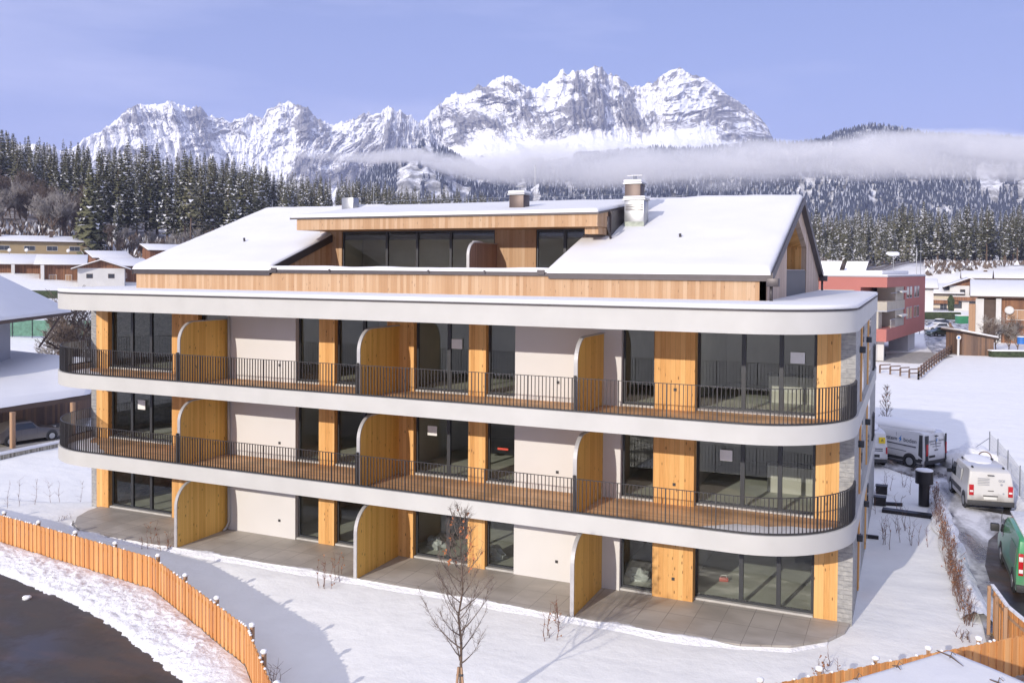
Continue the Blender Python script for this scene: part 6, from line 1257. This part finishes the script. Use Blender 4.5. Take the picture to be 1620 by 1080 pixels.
MB().box(-LW, -1.2, 1.2, 2.2, 0, zt0-.01).box(-LW, -6, 2.2, LR-1, 0, zt0-.01).box(-3, -.6, LR-9, LR-4, -.1, zt0-.01).build('ground_floor', GREYR, rb)
MB().box(-1.19, -.5, 1.2, 1.6, 0, zt0-.01).build('column', HWHITE, rb)
MB().box(-LW-.1, .12, -.12, LR+.1, zt1+.001, zt1+.10).build('roof_edge', GREYR, rb); MB().box(-LW, .05, -.05, LR, zt1+.101, zt1+.28).build('roof_snow', ROOFSNOW, rb, bev=.08)
MB().box(-LW+1, -1.5, 5, LR-4, zt1+.28, zt1+.75).build('solar_panel_row', ROOFSNOW, rb, bev=.1)
for k, (x0, yy) in enumerate(((-9.5, 6), (-7.0, 9))):
    MB().extr([(x0, yy, zt1+.3), (x0+2.6, yy, zt1+.3), (x0+2.9, yy+.8, zt1+1.9), (x0+.3, yy+.8, zt1+1.9)], (0, .12, 0)).build('roof_panel', SNOW, rb)
MB().tube([(-1.0, LR-1, 9.7), (-1.0, LR-1, 13.6)], .05, 5).build('mast', ZINC, rb)
tag(MB().prism([(-2.2, 0), (3.4, .5), (5.5, 12), (4.3, 17), (1.0, 17), (-1, 14), (-2.2, 12)], 0, .05).build('paved_path', CONCRETE, None, loc=(rx, ry, -.06)), kind='structure').rotation_euler = (0, 0, yaw_r)
x, y = polar(1417, 109); t = thing('garden_table', 'small dark table and chair on the terrace under the pink building', 'garden table', (*(Vector((rx, ry))+Matrix.Rotation(yaw_r, 2)@Vector((-1.6, 5.5))), 0), yaw_r)
MB().box(-.5, .5, -.4, .4, .7, .74).build('tabletop', TRIM, t)
for sx in (-.42, .42):
    for sy in (-.32, .32): MB().box(sx-.03, sx+.03, sy-.03, sy+.03, 0, .699).build('leg', TRIM, t)
# lamps
x, y = polar(1413, 190); t = thing('street_lamp', 'tall lamp post with a snow cap rising behind the pink building', 'street lamp', (x, y, 0), YAW); zl = zpx(1413, 404, 190)
MB().tube([(0, 0, 0), (0, 0, zl)], [.1, .06], 8).build('post', ZINC, t); MB().box(-.9, .9, -.2, .2, zl, zl+.18).build('lamp_head', ZINC, t); MB().blob((0, 0, zl+.3), (1.5, .5, .45), 2).build('snow_cap', SNOW, t, smooth=True)
x, y = polar(1456, 150); zl = zpx(1456, 378, 150); o = MB().tube([(0, 0, 0), (0, 0, zl)], [.07, .03], 6).build('flagpole', ZINC, None, loc=(x, y, 0)); tag(o, 'thin bare pole standing behind the right end of the pink building', 'pole')
# ------------------------------------------------ houses on the right
house('chalet', 'white chalet with a brown gable, brown balconies and a wide snowy roof at the right', 'chalet', 1533, 225, 8.6, 12, 6.6, 2.3, z=zpx(1530, 494, 225), wall=HWHITE, gable=OLDWOOD, over=1.6, wins=[(-2.4, 1.0, 1.6, 1.6), (1.2, .8, 2.0, 1.8), (2.4, 4.2, 2.0, 1.6, OLDWOOD), (-1.4, 4.4, 1.0, 1.2)], balcony=(-4.3, 4.3, 2.9, OLDWOOD))
house('chalet_wing', 'lower cream wing with a brown upper band left of the white chalet', 'house', 1489, 228, 7.8, 9, 4.6, 2.3, z=zpx(1489, 494, 228), wall=HCREAM, gable=OLDWOOD, over=1.4, front='eave', ridge=.7, wins=[(-2.4, .7, 1.2, 1.5, OLDWOOD), (.6, .7, 1.5, 1.6), (2.9, .7, .9, 1.5)], balcony=(-3.9, 3.9, 2.2, OLDWOOD))
house('chalet', 'snow roofed house partly hidden behind the right end of the pink building', 'house', 1458, 205, 5, 10, 6.2, 2.0, z=zpx(1470, 500, 205), wall=HWHITE, gable=HWHITE, over=1.0, front='eave', wins=[])
bh = house('timber_house', 'broad brown house with white pillars and a satellite dish at the right edge', 'house', 1620, 133, 12.0, 11, 6.6, 2.2, z=0, wall=OLDWOOD, gable=OLDWOOD, over=1.1, front='eave', ridge=.75, wins=[(-.8, 3.4, 2.6, 1.4, BEAM), (3.5, 3.4, 2.0, 1.4, BEAM)])
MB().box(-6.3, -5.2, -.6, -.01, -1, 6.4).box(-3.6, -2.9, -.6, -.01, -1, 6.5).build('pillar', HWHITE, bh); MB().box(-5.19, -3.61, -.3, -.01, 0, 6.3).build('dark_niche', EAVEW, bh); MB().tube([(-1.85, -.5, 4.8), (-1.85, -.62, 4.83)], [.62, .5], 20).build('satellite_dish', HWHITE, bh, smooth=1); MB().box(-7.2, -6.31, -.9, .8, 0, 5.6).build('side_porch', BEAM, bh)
house('house_behind', 'snow covered roofs with small dark chimneys behind the brown house', 'house', 1570, 240, 13, 10, 8.5, 1.8, z=0, wall=HWHITE, gable=HWHITE, over=1.0, front='eave', wins=[], chim=[(-1.5, 4.5, 10.2, .7), (3.0, 4.5, 10.2, .6)])
house('house_behind', 'tall snowy roofed white house above the brown house at the right edge', 'house', 1612, 190, 8, 9, 8.9, 1.6, z=0, wall=HWHITE, gable=HWHITE, over=.7, front='eave', wins=[(-2.5, 7.3, 1.0, .9)])
x, y = polar(1549, 112.5); sh = thing('barn_shed', 'weathered brown plank shed with a sloping snowy roof by the rail fence', 'shed', (x, y, 0), YAW+.03)
MB().prism([(-2.0, 0), (2.0, 0), (2.0, 4), (-2.0, 4)], -.3, [2.75, 2.05, 2.05, 2.75]).build('wall', GREYWOOD, sh); MB().extr([(-2.5, -.5, 2.95), (-2.5, -.5, 3.07), (2.4, -.5, 2.2), (2.4, -.5, 2.08)], (0, 5, 0)).build('roof', EAVEW, sh); MB().extr([(-2.45, -.45, 3.08), (-2.45, -.45, 3.3), (2.35, -.45, 2.42), (2.35, -.45, 2.21)], (0, 4.9, 0)).build('roof_snow', ROOFSNOW, sh, bev=.06)
x, y = polar(1605, 111); o = MB().box(-2.6, 2.4, 0, 1.0, 0, .75).build('hedge', HEDGE, None, bev=.15, loc=(x, y, -.1)); o.rotation_euler = (0, 0, YAW); tag(o, 'low clipped hedge with snow on top right of the plank shed', 'hedge'); MB().box(-2.65, 2.45, -.05, 1.05, .76, .9).build('top_snow', SNOW, o, bev=.05)
x, y = polar(1486, 190); o = MB().box(-4.8, 4.8, 0, 1.2, 0, 1.6).build('hedge', HEDGE, None, bev=.2, loc=(x, y, zpx(1486, 508, 190)+.3)); o.rotation_euler = (0, 0, YAW); tag(o, 'long dark hedge in front of the cream wing at the right', 'hedge'); MB().box(-4.8, 4.8, -.05, 1.25, 1.62, 1.75).build('top_snow', SNOW, o, bev=.05)
x, y = polar(1505, 205); o = thing('columnar_conifer', 'narrow green conifer before the white chalet', 'conifer', (x, y, zpx(1505, 492, 205))); MB().blob((0, 0, 1.6), (.75, .75, 1.9), 5, 0, 12, 9, .22).build('crown', HEDGE, o); MB().tube([(0, 0, -.5), (0, 0, .6)], .1, 6).build('trunk', BARK, o)
x, y = polar(1526, 150); o = thing('waste_container', 'green container with snow on its lid behind the plank shed', 'container', (x, y, zpx(1526, 512, 150)), YAW); MB().box(-.9, .9, 0, 1.2, 0, 1.25).build('body', plain('green_container', (.05, .25, .13), .5), o, bev=.04); MB().box(-.95, .95, -.05, 1.25, 1.26, 1.45).build('lid_snow', SNOW, o, bev=.06)
for k, (px, py, dep, lab) in enumerate(((1538, 510, 140, 'blue barrel standing beside the green container'), (1617, 538, 116, 'blue bin at the right edge before the brown house'))):
    x, y = polar(px, dep); o = thing('blue_bin', lab, 'bin', (x, y, zpx(px, py, dep)-.5)); MB().tube([(0, 0, 0), (0, 0, .9)], .45, 14).build('body', plain('blue_bin_plastic', (.03, .16, .5), .5) if k == 0 else MATS['blue_bin_plastic'], o, smooth=1); MB().tube([(0, 0, .901), (0, 0, .98)], .47, 14).build('lid', SNOW, o, smooth=1)
for k, (px, py, dep, m, lab, wg) in enumerate(((1488, 523, 146, DGREEN, 'dark green car nearest in the little car park by the pink building', True), (1482, 512, 158, WHITE, 'white estate car second in the little car park by the pink building', True), (1486, 502, 170, DBLUE, 'dark car farthest back in the little car park by the pink building', False))):
    x, y = polar(px, dep); car('parked_car', lab, (x, y, -.04), YAW+math.pi+.25, m, 4.3, 1.75, 1.5, wg)
tag(MB().prism([(17.2, 98), (20.3, 98), (21.5, 112), (21.5, 135), (27, 150), (26, 185), (17, 185), (16.5, 135), (16.6, 112)], -.1, .02).build('parking_road', drive_mat(), None), kind='structure')
for k, (px, dep, h) in enumerate(((1562, 118, 5.0), (1578, 121, 6.0), (1598, 120, 5.5), (1612, 119, 5.0))):
    x, y = polar(px, dep); o = bpy.data.objects.new('bare_tree', BARE[k]); C.objects.link(o); o.location = (x, y, -.1); s = h/15; o.scale = (s*1.2, s*1.2, s); tag(o, ['bare bush against the white pillar of the brown house', 'leafless tree in front of the brown house left of its dish', 'frosty leafless tree below the satellite dish of the brown house', 'leafless tree at the right edge before the brown house'][k], 'bare tree')
# rail fences of the field
def rails(label, pxs, Z=-.05, n=None, h=1.1, double=True):
    P = [at(px, py, Z=Z) for px, py in pxs]; t = thing('rail_fence', label, 'rail fence', P[0])
    cum = [0]
    for a, b in zip(P, P[1:]): cum.append(cum[-1]+(b-a).length)
    n = n or int(cum[-1]/2.4); pts = []
    for i in range(n+1):
        s = cum[-1]*i/n; j = min(len(P)-2, max(0, int(np.searchsorted(cum, s))-1)); pts.append(P[j].lerp(P[j+1], (s-cum[j])/(cum[j+1]-cum[j]))-P[0])
    for q in pts: MB().box(q.x-.09, q.x+.09, q.y-.09, q.y+.09, -.2, h+.1).build('post', GREYWOOD, t)
    for a, b in zip(pts, pts[1:]):
        for z in (.35, .72, 1.05) if double else (.55, .95):
            MB().tube([a+Vector((0, -.1, z-.1)), b+Vector((0, -.1, z+.08))], .06, 5).build('rail', GREYWOOD, t)
    return t
rails('weathered pole fence running diagonally across the snowy field towards the plank shed', ((1453, 600), (1466, 588), (1482, 575), (1500, 562), (1519, 551)))
t = rails('low pale rail fence with snow along its rail below the pink building', ((1392, 590), (1420, 594), (1453, 600)), n=4, h=.7, double=False)
p0, p1 = at(1519, 550, Z=-.05), at(1502, 522, Z=-.05)
rails('dark fence climbing beside the road behind the plank shed', ((1519, 550), (1512, 538), (1502, 522)), h=1.3)
x, y = polar(1518, 112); o = thing('round_sign', 'pale round sign with blue marks on the white post beside the plank shed', 'sign', (x, y, -.05), YAW); MB().box(-.12, .12, 0, .1, 0, 2.4).build('post', HWHITE, o); MB().tube([(0, -.02, 2.3), (0, -.06, 2.3)], .3, 18).build('panel', HWHITE, o, smooth=1); MB().tube([(0, -.061, 2.3), (0, -.07, 2.3)], .13, 12).build('mark', BLUE, o, smooth=1)
# bushes on the white embankment
R3 = np.random.RandomState(8); tw = MB()
for k in range(1500):
    px = R3.uniform(1462, 1625); dep = R3.uniform(262, 300); x, y = polar(px, dep); tw_ = R3.uniform(.6, 1.5)
    tw.v += []; z = 0
    P_ = (x, y); tw.f += []
    v0 = len(tw.v); a = R3.rand()*6.28; dxx, dyy = math.cos(a)*.5*tw_, math.sin(a)*.5*tw_
    tw.v += [(x-dxx, y-dyy, 0), (x+dxx, y+dyy, 0), (x+R3.uniform(-.5, .5), y+R3.uniform(-.5, .5), tw_)]; tw.f.append((v0, v0+1, v0+2)); tw.m.append(0 if R3.rand() < .72 else 1)
va = np.array(tw.v); gz_ = ground_z(va[:, 0], va[:, 1]); tw.v = [(p[0], p[1], p[2]+g_) for p, g_ in zip(tw.v, gz_)]
o = tw.build('undergrowth', [TWIG, TSNOW]); tag(o, 'snowy scrub covering the white embankment before the right wood', 'scrub', None, 'stuff')
o = MB()
v = []; R4 = np.random.RandomState(9)
for k in range(2600):
    px = R4.choice([R4.uniform(-30, 430), R4.uniform(-30, 250)]); dep = R4.uniform(256, 300); x, y = polar(px, dep); h_ = R4.uniform(.8, 3.0); a = R4.rand()*6.28; v0 = len(o.v)
    o.v += [(x-math.cos(a)*.35*h_, y-math.sin(a)*.35*h_, 0), (x+math.cos(a)*.35*h_, y+math.sin(a)*.35*h_, .1), (x+R4.uniform(-1, 1), y+R4.uniform(-1, 1), h_)]; o.f.append((v0, v0+1, v0+2)); o.m.append(int(R4.rand() < .35))
va = np.array(o.v); gz_ = ground_z(va[:, 0], va[:, 1]); o.v = [(p[0], p[1], p[2]+g_) for p, g_ in zip(o.v, gz_)]
o = o.build('undergrowth', [TWIG, TSNOW]); tag(o, 'brown leafless scrub at the foot of the left spruce slope', 'scrub', None, 'stuff')
